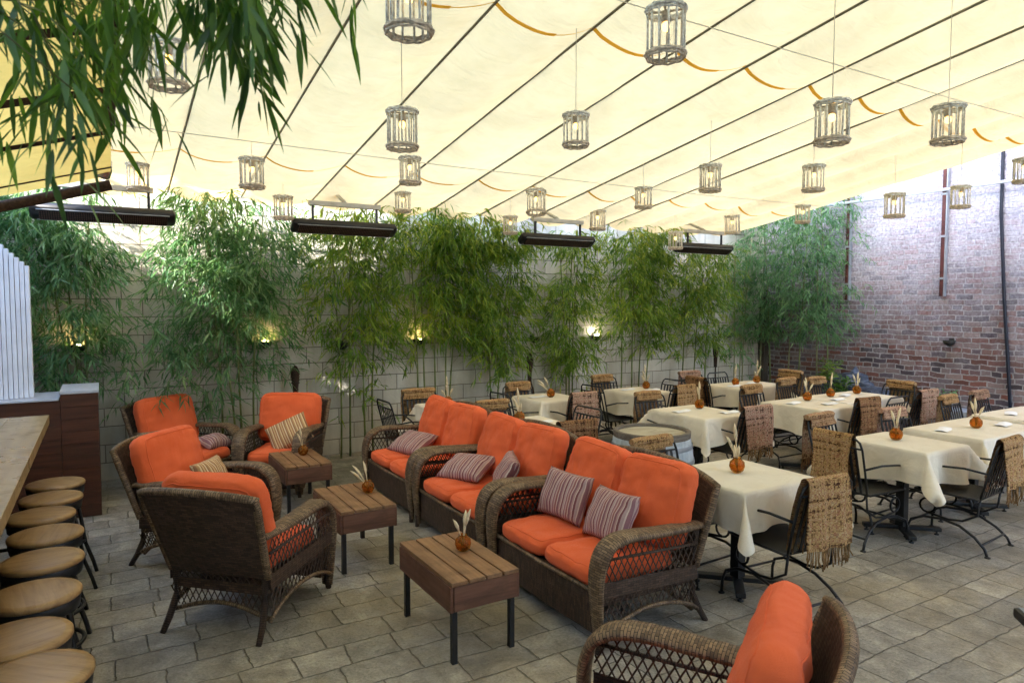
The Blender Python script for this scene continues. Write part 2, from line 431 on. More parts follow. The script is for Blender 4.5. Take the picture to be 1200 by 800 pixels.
def floor_mat():
    t = NT('stone_pavers'); v = t.pos()
    def warp(vec, sc_, amt):
        nv = t.n("ShaderNodeTexNoise", ins={"Scale": sc_, "Detail": 3.0}); t.l(vec, nv.inputs["Vector"])
        s0 = t.n("ShaderNodeVectorMath", operation='SUBTRACT'); t.l(nv.outputs["Color"], s0.inputs[0]); s0.inputs[1].default_value = (.5,.5,.5)
        s1 = t.n("ShaderNodeVectorMath", operation='SCALE'); s1.inputs["Scale"].default_value = amt; t.l(s0.outputs[0], s1.inputs[0])
        ad = t.n("ShaderNodeVectorMath", operation='ADD'); t.l(vec, ad.inputs[0]); t.l(s1.outputs[0], ad.inputs[1]); return ad.outputs[0]
    vw = warp(warp(v, 1.3, .07), 14.0, .028)
    b = t.n("ShaderNodeTexBrick", offset=.41, offset_frequency=2, squash=.7, squash_frequency=3, ins={"Color1": (.47,.44,.39,1), "Color2": (.31,.29,.26,1), "Mortar": (.20,.185,.155,1), "Scale": 1.0,
            "Mortar Size": .006, "Mortar Smooth": .9, "Bias": .1, "Brick Width": .40, "Row Height": .235})
    t.l(vw, b.inputs["Vector"])
    f1 = t.noise(v, .8, 6, .62, .4); f2 = t.noise(v, 7, 7, .7, .3); f3 = t.noise(v, 60, 5, .65); f5 = t.noise(v, 22, 6, .7)
    c = t.mix(.8, b.outputs["Color"], t.ramp(f2, [(.30,(.42,.41,.40)), (.5,(.85,.84,.82)), (.68,(1.25,1.22,1.16))]), 'MULTIPLY')
    c = t.mix(.7, c, t.ramp(f3, [(.3,(.5,.5,.5)), (.62,(1.1,1.1,1.1))]), 'MULTIPLY')
    c = t.mix(t.ramp(f1, [(.46,(0,0,0)), (.66,(.5,.5,.5))]), c, (.36,.28,.15))
    f4 = t.noise(v, 1.9, 7, .72, .8)
    c = t.mix(t.ramp(f4, [(.46,(0,0,0)), (.62,(.85,.85,.85))]), c, t.mix(.6, c, (.09,.08,.065)))
    # pale dust in some joints and scuffs
    c = t.mix(t.math('MULTIPLY', b.outputs["Fac"], t.ramp(f5, [(.54,(0,0,0)), (.66,(.3,.3,.3))])), c, (.42,.40,.35))
    c = t.mix(t.ramp(t.noise(v, 34, 3, .5), [(.70,(0,0,0)), (.76,(.6,.6,.6))]), c, (.45,.43,.38))
    h = t.math('ADD', t.math('MULTIPLY', b.outputs["Fac"], -1.3), t.math('ADD', t.math('MULTIPLY', f2, 1.3), t.math('ADD', t.math('MULTIPLY', f3, .35), t.math('MULTIPLY', f5, .7))))
    t.bsdf(c, t.ramp(f2, [(.2,(.45,.45,.45)), (.8,(.75,.75,.75))]), t.bump(h, .9, .014), 0, .4)
    return t.m
M['floor'] = floor_mat()
def cmu_mat():
    t = NT('concrete_block'); p = t.pos()
    s_ = t.n("ShaderNodeSeparateXYZ"); t.l(p, s_.inputs[0])
    cb = t.n("ShaderNodeCombineXYZ"); t.l(s_.outputs[0], cb.inputs[0]); t.l(s_.outputs[2], cb.inputs[1])
    nv = t.n("ShaderNodeTexNoise", ins={"Scale": 3.0, "Detail": 3.0}); t.l(p, nv.inputs["Vector"])
    s1 = t.n("ShaderNodeVectorMath", operation='SCALE'); s1.inputs["Scale"].default_value = .012; t.l(nv.outputs["Color"], s1.inputs[0])
    ad = t.n("ShaderNodeVectorMath", operation='ADD'); t.l(cb.outputs[0], ad.inputs[0]); t.l(s1.outputs[0], ad.inputs[1])
    b = t.n("ShaderNodeTexBrick", offset=.5, ins={"Color1": (.70,.645,.55,1), "Color2": (.56,.52,.445,1), "Mortar": (.24,.21,.17,1), "Scale": 1.0,
            "Mortar Size": .006, "Mortar Smooth": .3, "Brick Width": .40, "Row Height": .2}); t.l(ad.outputs[0], b.inputs["Vector"])
    f = t.noise(p, 2.2, 6, .65); g = t.noise(p, 40, 4)
    streak = t.noise(t.mapping(p, scale=(3,3,.35)), 2, 4)
    c = t.mix(.6, b.outputs["Color"], t.ramp(f, [(.25,(.62,.60,.56)), (.65,(1,1,1))]), 'MULTIPLY')
    c = t.mix(.5, c, t.ramp(streak, [(.3,(.6,.57,.5)), (.6,(1,1,1))]), 'MULTIPLY')
    h = t.math('ADD', t.math('MULTIPLY', b.outputs["Fac"], -1.2), t.math('MULTIPLY', g, .5))
    t.bsdf(c, .9, t.bump(h, .7, .012), 0, .2)
    return t.m
M['cmu'] = cmu_mat()
def brick_mat():
    t = NT('old_brick'); p = t.pos()
    s_ = t.n("ShaderNodeSeparateXYZ"); t.l(p, s_.inputs[0])
    cb = t.n("ShaderNodeCombineXYZ"); t.l(s_.outputs[1], cb.inputs[0]); t.l(s_.outputs[2], cb.inputs[1])
    nv = t.n("ShaderNodeTexNoise", ins={"Scale": 5.0, "Detail": 4.0}); t.l(p, nv.inputs["Vector"])
    s1 = t.n("ShaderNodeVectorMath", operation='SCALE'); s1.inputs["Scale"].default_value = .06; t.l(nv.outputs["Color"], s1.inputs[0])
    ad = t.n("ShaderNodeVectorMath", operation='ADD'); t.l(cb.outputs[0], ad.inputs[0]); t.l(s1.outputs[0], ad.inputs[1])
    b = t.n("ShaderNodeTexBrick", offset=.5, offset_frequency=2, squash=.6, squash_frequency=4, ins={"Color1": (0,0,0,1), "Color2": (1,1,1,1), "Mortar": (.5,.5,.5,1), "Scale": 1.0,
            "Mortar Size": .010, "Mortar Smooth": .35, "Brick Width": .225, "Row Height": .078}); t.l(ad.outputs[0], b.inputs["Vector"])
    bc = t.ramp(b.outputs["Color"], [(0,(.13,.055,.045)), (.2,(.20,.13,.125)), (.4,(.23,.10,.08)), (.55,(.14,.115,.135)), (.75,(.29,.21,.20)), (.9,(.10,.08,.095)), (1,(.07,.055,.06))])
    f = t.noise(p, 1.3, 6, .65); g = t.noise(p, 28, 5, .65); k = t.noise(p, 7, 5, .7)
    mort = t.ramp(k, [(.3,(.26,.235,.23)), (.7,(.46,.44,.45))])
    base = t.mix(b.outputs["Fac"], bc, mort)
    # limewash overlay: noisy, stronger high on the wall, none near the ground
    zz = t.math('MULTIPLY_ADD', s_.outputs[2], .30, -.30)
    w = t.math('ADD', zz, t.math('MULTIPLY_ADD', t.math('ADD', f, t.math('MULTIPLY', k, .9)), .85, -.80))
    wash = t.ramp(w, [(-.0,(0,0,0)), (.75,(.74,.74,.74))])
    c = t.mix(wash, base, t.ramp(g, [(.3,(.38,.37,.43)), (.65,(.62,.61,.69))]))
    c = t.mix(.35, c, t.ramp(g, [(.3,(.5,.5,.5)), (.6,(1,1,1))]), 'MULTIPLY')
    h = t.math('ADD', t.math('MULTIPLY', b.outputs["Fac"], -1.0), t.math('ADD', t.math('MULTIPLY', g, .6), t.math('MULTIPLY', b.outputs["Color"], .4)))
    t.bsdf(c, .92, t.bump(h, .9, .018), 0, .15)
    return t.m
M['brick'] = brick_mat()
M['render_wall'] = plain('pale_render', (.55,.53,.50), .9, 0, .12, 2, .2)

# ------------------------------------------------------------------ setting
WALL_Y, BRICK_X = 8.67, 10.78
g = MB(); g.add([(-90,-90,0),(90,-90,0),(90,90,0),(-90,90,0)], [(0,1,2,3)], smooth=False)
struct(g.build('ground', M['floor']))
w = MB(); w.box(-6, BRICK_X, WALL_Y, WALL_Y+.22, 0, 3.75)
tag(w.build('block_wall', M['cmu']), 'long grey concrete block wall behind the bamboo', 'wall')
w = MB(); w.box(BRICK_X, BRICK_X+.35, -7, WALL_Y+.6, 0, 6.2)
tag(w.build('brick_wall', M['brick']), 'old red brick wall with patchy limewash', 'wall')
# unseen building added at the left, footprint and height shaped to block sun
w = MB(); fp = [(-3,6.45),(-12,3.3),(-12,-12),(-3,-12)]
w.add([(x,y,0) for x,y in fp]+[(x,y,14.5) for x,y in fp], [(0,1,2,3),(7,6,5,4),(0,4,5,1),(1,5,6,2),(2,6,7,3),(3,7,4,0)], smooth=False)
tag(w.build('sun_blocking_building', M['render_wall']), 'tall pale building added out of view to block the sun', 'building')
w = MB(); w.box(-2.9, 5.5, -4.6, -3.6, 0, 5.5)  # added behind the camera to darken the left foreground
tag(w.build('rear_light_blocker', M['render_wall']), 'pale wall added behind the camera to dim the foreground', 'wall')
w = MB(); w.box(-1.75, -1.6, 5.9, WALL_Y-.002, 0, 3.55)  # added out of view, its height set to stop low sun
tag(w.build('side_sun_blocker', M['render_wall']), 'pale side wall added out of view to stop low sun', 'wall')

# ------------------------------------------------------------------ awning
S = .152
def roof(y): return 3.2 + S*(8.0 - y)
rod_x = [.65, 1.395, 2.17, 2.94, 3.72, 4.46, 5.28, 6.0, 6.66]
bays = [-.15] + rod_x + [7.36, 8.05, 8.75, 9.45]
Y0, Y1 = -2.6, 8.27
aw = thing('awning', 'big cream canvas awning stretched over the courtyard on thin rods', 'awning', (4.6, Y1, roof(Y1)))
A0 = Vector(aw.location)
def canopy_z(x, y):
    z = roof(y)
    for a, b in zip(bays, bays[1:]):
        if a <= x <= b + 1e-6:
            t = (x-a)/(b-a); tt = t**.85
            sag = .10 + .035*mnoise.noise((a*3.1, y*.35, 2.2))
            z -= sag*4*tt*(1-tt) if b < 9.4 else sag*2.2*tt*(1-tt)
            break
    z += .018*fbm(x*1.3, y*.9, 3.3) * (1 if .2 < 1 else 0)
    return z
NB, NY = 8, 110
xs = []
for a, b in zip(bays, bays[1:]):
    xs += [a + (b-a)*k/NB for k in range(NB)]
xs.append(bays[-1])
c = MB()
def cfn(u, v):
    x = xs[int(round(u*(len(xs)-1)))]; y = Y0 + (Y1-Y0)*v
    return Vector((x, y, canopy_z(x, y))) - A0
c.grid(cfn, len(xs)-1, NY)
c.build('canopy', M['canvas'], aw)
for x in rod_x:
    r_ = MB(); r_.tube([Vector((x, y, roof(y)-.012)) - A0 for y in (Y0, 2.8, Y1)], .010, 6)
    r_.build('rod', M['rod'], aw)
for ty in (3.82, 6.95):
    for a, b in zip(bays, bays[1:]):
        tp = MB()
        n = 10
        for k in range(n):
            hw_ = .017 if k < 6 else .006
            xa, xb = a+(b-a)*k/n, a+(b-a)*(k+1)/n
            q = [(xa,ty-hw_),(xb,ty-hw_),(xb,ty+hw_),(xa,ty+hw_)]
            tp.add([Vector((x, y, canopy_z(x, y)-.006)) - A0 for x, y in q], [(0,1,2,3)])
        tp.build('webbing_strip', M['tape'], aw)
# hanging wires along the courtyard that carry the lanterns
for wy, lab in ((3.26, 'thin wire under the awning nearest the overhanging leaves'), (6.2, 'thin wire under the awning nearer the heaters')):
    wr = MB(); wr.tube([(-.1, wy, roof(wy)-.14), (3, wy, roof(wy)-.17), (6.5, wy, roof(wy)-.17), (9.4, wy, roof(wy)-.13)], .0035, 5)
    tag(wr.build('hanging_wire', M['pale_cord']), lab, 'wire', 'wires under the awning')

# side awning over the bar, dark bars carrying yellow canvas
sa = thing('side_awning', 'yellow canvas side awning with dark bars over the bar', 'awning', (0.08, 5.5, 2.82))
dirx = Vector((-1, 0, -.31)); diry = Vector((0, -1, S))
f_ = MB(); f_.grid(lambda u, v: dirx*(u*2.3) + diry*(.02+v*3.4) + Vector((0,0,-.03*math.sin(v*PI*5.3)**2)), 10, 40); f_.build('canopy', M['canvas_yellow'], sa)
for d_, r_ in ((.28,.013), (.92,.024), (1.48,.026), (2.1,.024), (2.8,.024)):
    b_ = MB(); p0 = diry*d_ + Vector((0,0,-.02)); b_.tube([p0, p0 + dirx*2.3], r_, 8); b_.build('bar', M['rust'] if False else M['bamboo_torch'], sa)
b_ = MB(); p0 = diry*-.03 + Vector((0,0,-.05)); b_.tube([p0, p0 + dirx*2.3], .036, 12); b_.build('front_roller', M['bamboo_torch'], sa)
b_ = MB(); b_.tube([diry*.92 + Vector((-.005,0,-.02)), diry*1.5 + Vector((-.005,0,-.02)), diry*3.3 + Vector((-.005,0,-.02))], .022, 8); b_.build('side_bar', M['bamboo_torch'], sa)
fl = thing('flood_lamp', 'silver flood lamp clamped to the end of the side awning roller', 'lamp', (.04, 5.42, 2.86))
m_ = MB(); m_.lathe([(.005,.07),(.035,.06),(.055,.0),(.06,-.05),(.05,-.052),(.0,-.03)], 16); o = m_.build('shade', M['reflector'], fl); o.rotation_euler = (R(35), R(25), 0)
m_ = MB(); m_.tube([(0,0,.05),(0,.02,-.02),(.0,.06,-.06)], .014, 8); m_.build('clamp', M['black_steel'], fl)

# ------------------------------------------------------------------ lanterns
LANT_H, LANT_R = .25, .095
def make_lantern(label):
    t = thing('wicker_lantern', label, 'lantern')
    rr = random.Random(3)
    for nm, z0 in (('top_ring', LANT_H/2-.018), ('bottom_ring', -LANT_H/2+.016)):
        m = MB()
        for k, (dz, dr) in enumerate(((0,0),(.011,.002),(-.011,-.001),(.004,.006))):
            pts = []
            for a in range(26):
                an = 2*PI*a/26
                q = LANT_R + dr + .0025*math.sin(an*9+k*1.7) + rr.uniform(-.001,.001)
                pts.append((q*math.cos(an), q*math.sin(an), z0+dz+.003*math.cos(an*9+k*1.7)))
            m.tube(pts, .0062, 5, closed=True)
        m.build(nm, M['rattan'] if nm == 'top_ring' else M['rattan_dark'], t)
    m = MB()
    for a in range(13):
        an = 2*PI*a/13 + rr.uniform(-.05,.05); b = an + rr.uniform(-.06,.06)
        m.tube([((LANT_R-.004)*math.cos(an), (LANT_R-.004)*math.sin(an), LANT_H/2-.01), ((LANT_R-.004)*math.cos(b), (LANT_R-.004)*math.sin(b), -LANT_H/2+.01)], .0055, 5)
    m.build('cage_bars', M['rattan'], t)
    m = MB()
    m.tube([(-LANT_R,0,LANT_H/2-.02),(LANT_R,0,LANT_H/2-.02)], .006, 5); m.tube([(0,-LANT_R,LANT_H/2-.02),(0,LANT_R,LANT_H/2-.02)], .006, 5)
    m.lathe([(.022,.0),(.024,-.05),(.018,-.055)], 10, (0,0,LANT_H/2-.02)); lh = m.build('lamp_holder', M['rattan_dark'], t)
    m = MB(); m.lathe([(.05,LANT_H/2-.04),(.052,-.08),(.045,-.09)], 14); m.build('glass_sleeve', M['jar'], lh)
    m = MB(); m.lathe([(.008,.055),(.018,.045),(.022,.03),(.016,.012),(.003,.004)], 10); m.build('bulb', M['bulb'], lh)
    return t
LANTERNS = [
 (1.07,2.57,3.12,.94,'wicker lantern cut off by the top edge of the picture'),
 (2.10,2.22,3.10,.86,'big wicker lantern closest to the camera, high between two awning rods'),
 (1.75,4.33,3.10,1.05,'wicker lantern straight above a smaller one, left of the awning middle'),
 (2.34,5.62,3.10,.95,'wicker lantern in the middle of a vertical trio of lanterns'),
 (2.99,7.40,3.10,.92,'lowest wicker lantern of the vertical trio, just above the bamboo tops'),
 (1.18,6.45,3.10,1.08,'wicker lantern alone above the gap between the first two heaters'),
 (2.75,3.75,3.10,.88,'wicker lantern alone over the middle sofa, in the awning centre'),
 (4.04,2.75,3.10,1.08,'large wicker lantern with lit bulb over the front dining tables'),
 (4.72,2.39,3.10,.97,'large wicker lantern nearest the open right side of the awning'),
 (4.86,4.53,3.10,1.0,'wicker lantern over the barrel-side table, left of a same-height lantern'),
 (5.68,4.04,3.10,.98,'wicker lantern below the large lit one, right of a same-height lantern'),
 (4.30,6.62,3.10,1.12,'tilted wicker lantern above the third heater'),
 (5.13,5.74,3.10,.94,'small wicker lantern between the third and fourth heaters, under an awning rod'),
 (5.84,7.45,3.08,1.12,'pale wicker lantern just right of the third heater'),
 (4.45,7.45,2.93,.92,'pale wicker lantern in front of the bamboo at the left end of the third heater'),
 (8.08,4.66,3.10,1.15,'wicker lantern in front of the whitened brick, left of the red downpipe'),
 (8.05,3.92,3.10,.97,'wicker lantern in front of the whitened brick, right of the red downpipe'),
 (7.84,5.72,3.10,.94,'small wicker lantern in front of the corner bamboo'),
 (7.97,6.99,3.10,1.12,'tilted pale wicker lantern at the right end of the fourth heater'),
 (7.29,7.45,2.87,1.05,'pale wicker lantern at the left end of the fourth heater'),
 (0.32,7.16,3.10,.97,'wicker lantern above the first heater near the awning corner'),
 (1.67,7.45,2.95,1.0,'pale wicker lantern at the left end of the second heater'),
 (6.92,2.86,3.10,.86,'wicker lantern half cut off by the right edge of the picture'),
 (0.31,3.75,3.10,.9,'wicker lantern half hidden behind the overhanging bamboo leaves')]
cordM = MB(); cordM.tube([(0,0,LANT_H/2-.02),(0,0,1)], .003, 5)
for i, (x, y, z, s_, lab) in enumerate(LANTERNS):
    o = inst(make_lantern, 'lantern', (x, y, z), i*.7, lab, 'lantern', 'wicker lanterns hanging under the awning', s_)
    top = canopy_z(x, y) - z
    cd = MB(); cd.tube([(0,0,LANT_H/2-.03),(0,0,top/s_)], .0022, 4)
    cd.build('cord', M['pale_cord'], o)
    if 'tilted' in lab: o.rotation_euler = (R(4), R(10 if i == 11 else -8), i*.7)

# ------------------------------------------------------------------ heaters
def make_heater(label):
    t = thing('patio_heater', label, 'heater')
    L = 1.17
    m = MB()
    sec = [(-.085,.045),(-.055,.062),(.055,.062),(.085,.045),(.085,.0),(.07,-.02),(-.07,-.02),(-.085,.0)]
    m.sweep(sec, [(-L/2,0,0),(-L/2+.02,0,0),(L/2-.02,0,0),(L/2,0,0)], scale=[.7,1,1,.7])
    ho = m.build('housing', M['heater_black'], t); ho.rotation_euler = (R(-36), 0, 0)
    m = MB(); m.box(-L/2+.07, L/2-.07, -.06, .06, -.03, -.0205); m.build('grille', M['grille'], ho)
    m = MB(); m.box(-L/2+.05, L/2-.05, -.072, -.062, -.026, -.0205); m.build('trim_strip', M['grey_metal'], ho); m = MB(); m.box(-L/2+.05, L/2-.05, .062, .072, -.026, -.0205); m.build('trim_strip', M['grey_metal'], ho)
    for sx in (-.36, .36):
        m = MB(); m.box(sx-.012, sx+.012, -.012, .012, .062, .24); m.build('hanger', M['heater_black'], t)
    m = MB(); m.box(-.40, .40, -.03, .03, .242, .29); m.build('mounting_rail', M['heater_rail'], t)
    m = MB(); m.tube([(0,0,.29),(0,.3,.42),(0,.62,.46)], .02, 6); m.build('bracket_arm', M['heater_rail'], t)
    for sx in (-L/2-.004, L/2+.004):
        m = MB(); m.box(min(sx,sx*.985), max(sx,sx*.985), -.06, .06, -.005, .045); m.build('end_cap', M['heater_black'], ho, .004)
    return t
for (x, rz, rx, lab) in ((.06, R(-1.0), R(24), 'black bar heater hung at the far left beside the yellow side awning'),
                     (2.35, 0, R(20), 'black bar heater above the farthest armchair and sofa'),
                     (5.22, 0, R(8), 'black bar heater over the back wall tables, between two pale lanterns'),
                     (7.95, 0, R(4), 'black bar heater nearest the brick wall corner')):
    o = inst(make_heater, 'heater', (x, 7.5, 2.765), rz, lab, 'heater', 'bar heaters along the back wall')
    o.rotation_euler = (0, 0, rz)

# ------------------------------------------------------------------ bamboo
def leaves_mesh(name, mat, P, D, L, W, roll):
    """many separate lance-shaped leaves: base, right, tip, left and a raised midrib"""
    n = len(P)
    D = D / np.linalg.norm(D, axis=1, keepdims=True)
    up = np.tile(np.array([0.,0.,1.]), (n,1))
    sd = np.cross(D, up); ln = np.linalg.norm(sd, axis=1, keepdims=True); ln[ln < 1e-4] = 1; sd /= ln
    nm = np.cross(sd, D)
    cr, sr = np.cos(roll)[:,None], np.sin(roll)[:,None]
    s2 = sd*cr + nm*sr; n2 = -sd*sr + nm*cr
    L = L[:,None]; W = W[:,None]
    V = np.empty((n,5,3))
    V[:,0] = P
    V[:,1] = P + D*L*.38 + s2*W*.5 + n2*W*.18
    V[:,2] = P + D*L*.38 - n2*W*.02
    V[:,3] = P + D*L*.38 - s2*W*.5 + n2*W*.18
    V[:,4] = P + D*L*.98 - np.array([0,0,1.])*L*.10
    F = np.array([[0,1,2],[0,2,3],[1,4,2],[2,4,3]])
    faces = (F[None] + (np.arange(n)*5)[:,None,None]).reshape(-1)
    me = bpy.data.meshes.new(name)
    me.vertices.add(n*5); me.vertices.foreach_set("co", V.reshape(-1))
    me.loops.add(n*12); me.loops.foreach_set("vertex_index", faces.astype(np.int32))
    me.polygons.add(n*4); me.polygons.foreach_set("loop_start", np.arange(0, n*12, 3, dtype=np.int32))
    me.polygons.foreach_set("use_smooth", np.zeros(n*4, dtype=bool))
    me.materials.append(mat); me.update(calc_edges=True)
    return me
def fine_leaves_mesh(name, mat, P, D, L, W, roll):
    n = len(P); D = D/np.linalg.norm(D, axis=1, keepdims=True)
    sd = np.cross(D, np.tile(np.array([0.,0.,1.]), (n,1))); ln = np.linalg.norm(sd, axis=1, keepdims=True); ln[ln < 1e-4] = 1; sd /= ln
    nm = np.cross(sd, D); cr, sr = np.cos(roll)[:,None], np.sin(roll)[:,None]
    s2 = sd*cr+nm*sr; n2 = -sd*sr+nm*cr; L = L[:,None]; W = W[:,None]
    st = [(0,.10),(.16,.72),(.42,1.0),(.70,.70),(.88,.30),(1.0,.02)]
    V = np.empty((n,len(st)*3,3))
    for i, (f, w_) in enumerate(st):
        c_ = P + D*L*f - np.array([0,0,1.])*L*(.16*f*f)
        V[:,i*3] = c_ + s2*W*.5*w_ + n2*W*.16*w_; V[:,i*3+1] = c_; V[:,i*3+2] = c_ - s2*W*.5*w_ + n2*W*.16*w_
    F = []
    for i in range(len(st)-1):
        a = i*3; F += [[a,a+3,a+4,a+1],[a+1,a+4,a+5,a+2]]
    F = np.array(F); nf = len(F)
    faces = (F[None] + (np.arange(n)*len(st)*3)[:,None,None]).reshape(-1)
    me = bpy.data.meshes.new(name); me.vertices.add(n*len(st)*3); me.vertices.foreach_set("co", V.reshape(-1))
    me.loops.add(n*nf*4); me.loops.foreach_set("vertex_index", faces.astype(np.int32))
    me.polygons.add(n*nf); me.polygons.foreach_set("loop_start", np.arange(0, n*nf*4, 4, dtype=np.int32))
    me.polygons.foreach_set("use_smooth", np.ones(n*nf, dtype=bool))
    me.materials.append(mat); me.update(calc_edges=True)
    return me
def sprays(tips, dirs, nleaf, ll, rg, droop=.75, bl0=.12, bl1=.30):
    """leaf sets for branch sprays: tips (k,3), outward dirs (k,3)"""
    P=[];D=[];L=[];W=[];Ro=[]
    for p, d in zip(tips, dirs):
        d = np.array(d); d /= max(1e-6, np.linalg.norm(d))
        bl = rg.uniform(bl0, bl1)
        q = np.array(p)
        for k in range(nleaf):
            f = k/max(1,nleaf-1)
            pos = q + d*bl*f + np.array([0,0,-.10*f*f])
            side = rg.normal(0,.55,3); side[2] *= .4
            dd = d*rg.uniform(.35,.9) + side + np.array([0,0,-droop*rg.uniform(.4,1.5)])
            P.append(pos); D.append(dd); l = ll*rg.uniform(.65,1.25); L.append(l); W.append(l*rg.uniform(.11,.17)); Ro.append(rg.uniform(-.9,.9))
    return map(np.array, (P,D,L,W,Ro))
def bamboo(name, label, x0, x1, zl, zt, ncl, nspray, mat, seed, y0=8.08, y1=8.5, lo_bias=.72, extra=(), group='bamboo clumps along the back wall', base_spread=.5, culm='culm', ll=.15, lean=0):
    rg = np.random.default_rng(seed)
    cx = (x0+x1)/2; cy = 8.42
    t = thing(name, label, 'bamboo', (cx, (y0+y1)/2+.12, 0), 0, group)
    B = np.array(t.location)
    culms = []
    for k in range(ncl):
        bx = cx + (x1-x0)*base_spread*((k+.5)/ncl-.5) + rg.uniform(-.04,.04); by = min(WALL_Y-.08, (y0+y1)/2+.12+rg.uniform(-.08,.1))
        tx = cx + (x1-x0)*.75*((k+.5)/ncl-.5) + rg.uniform(-.15,.15) + lean; ty = (y0+y1)/2 + rg.uniform(-.12,.1)
        H = zt - rg.uniform(0,.35)
        pts = []
        for i in range(9):
            f = i/8
            pts.append(np.array([bx+(tx-bx)*f**1.6+.02*math.sin(f*5+k), by+(ty-by)*f**1.5, H*f]))
        culms.append(pts)
        m = MB(); m.tube([p-B for p in pts], [.0125*(1-.6*i/8)+.0015 for i in range(9)], 6)
        # node rings
        for z in np.arange(.25, H*.8, .28):
            i = min(7, int(z/H*8)); f = z/H*8-i; p = pts[i]*(1-f)+pts[i+1]*f - B
            m.tube([p+np.array([0,0,-.006]), p, p+np.array([0,0,.006])], [.011,.016,.011], 6)
        m.build('culm', M[culm], t)
    tips=[];dirs=[]
    for k in range(int(nspray*1.45)):
        c_ = culms[rg.integers(ncl)]
        z = zl + (zt-zl)*rg.uniform(0,1)**lo_bias
        f = min(.999, z/zt)*8; i = int(f); f -= i
        p = c_[min(i,7)]*(1-f) + c_[min(i+1,8)]*f
        an = rg.uniform(0, 2*PI); rad = (x1-x0)*.41*rg.uniform(.05,1)**.7
        d = np.array([math.cos(an), math.sin(an)*.6-.25, rg.uniform(-.3,.35)])
        # taper the crown: fuller in the middle and toward the top
        tip = p.copy(); tip[0] += math.cos(an)*rad*(.55+.45*math.sin(PI*min(1,max(0,(z-zl)/(zt-zl)))**.8)); tip[1] += (math.sin(an)*.5-.2)*rad*.8 ; tip[2] = z + rg.uniform(-.15,.12)
        tip[1] = min(WALL_Y-.06, max(y0-.35, tip[1]))
        # gaps: leave holes where a noise field is low
        if mnoise.noise((tip[0]*1.9, tip[1]*1.9, tip[2]*2.3+seed)) < -.22: continue
        tips.append(tip); dirs.append(d)
    for (ex, ey, ez, sx, sy, sz, n) in extra:
        for k in range(n):
            tips.append(np.array([ex+rg.normal(0,sx), min(WALL_Y-.06, ey+rg.normal(0,sy)), ez+rg.normal(0,sz)])); an = rg.uniform(0,2*PI)
            dirs.append(np.array([math.cos(an), math.sin(an)*.6-.3, rg.uniform(-.4,.2)]))
    P,D,L,W,Ro = sprays(tips, dirs, 8, ll, rg)
    P[:,1] = np.minimum(P[:,1], WALL_Y-.03)
    me = leaves_mesh('foliage', mat, P-B, D, L, W, Ro)
    link_mesh('foliage', me, t)
    # twigs
    m = MB()
    for tip, d in list(zip(tips, dirs))[::2]:
        a = min((c_[min(8,max(0,int(tip[2]/zt*8)))] for c_ in culms), key=lambda q: abs(q[0]-tip[0]))
        if np.linalg.norm(a-tip) < .38: m.tube([a-B, (a+tip)/2-B+np.array([0,0,.05]), tip-B], .0018, 3)
    m.build('twig', M['culm'], t)
    return t
LB, LG = M['leaf_blue'], M['leaf']
bamboo('bamboo_plant', 'daylight-tinted bluish green bamboo behind the white folding screen', -1.15, -.45, 1.2, 3.3, 3, 240, LB, 11, extra=((-.75,8.1,2.6,.25,.15,.4,60),), group=None)
bamboo('bamboo_plant', 'tall bamboo rising behind the dark red wood partition', -.62, .25, 1.15, 3.15, 3, 400, LB, 12, base_spread=.25)
bamboo('bamboo_plant', 'widest bamboo, leaves sweeping low behind the red-cushioned armchair', .6, 2.05, 1.15, 3.15, 4, 700, LB, 13, base_spread=.35, extra=((.62,8.2,1.40,.22,.12,.25,80),(1.05,8.25,.98,.10,.08,.18,22),(1.2,8.05,2.3,.4,.15,.3,120)))
bamboo('bamboo_plant', 'slim airy bamboo left of the second wall lamp, behind the first loveseat', 2.15, 3.3, 1.2, 3.1, 4, 420, LG, 14, extra=((2.75,8.35,1.0,.10,.06,.2,10),(2.95,8.35,.75,.04,.04,.12,5)))
bamboo('bamboo_plant', 'dense yellow-topped bamboo in the middle of the wall', 3.2, 4.5, 1.3, 3.2, 5, 680, LG, 15, extra=((3.9,8.1,2.9,.35,.15,.15,80),))
bamboo('bamboo_plant', 'full hanging bamboo under the pale lantern by the third heater', 4.35, 5.35, 1.05, 3.05, 3, 440, LG, 16, extra=((4.8,8.2,1.2,.14,.1,.2,40),))
bamboo('bamboo_plant', 'narrow bamboo right of the leaning torch', 5.5, 6.6, .95, 2.95, 3, 380, LG, 17, base_spread=.3, extra=((6.05,8.3,1.05,.13,.1,.2,30),))
bamboo('bamboo_plant', 'round crowned bamboo left of the fourth heater', 6.65, 8.15, 1.2, 3.15, 4, 620, LG, 18)
bamboo('bamboo_plant', 'thin bamboo under the fourth heater', 8.05, 9.35, 1.1, 2.8, 3, 380, LG, 19)
bamboo('bamboo_plant', 'sparse bamboo stems beside the dark corner post', 9.55, 10.0, .8, 3.1, 3, 70, LB, 20, culm='culm_pale')
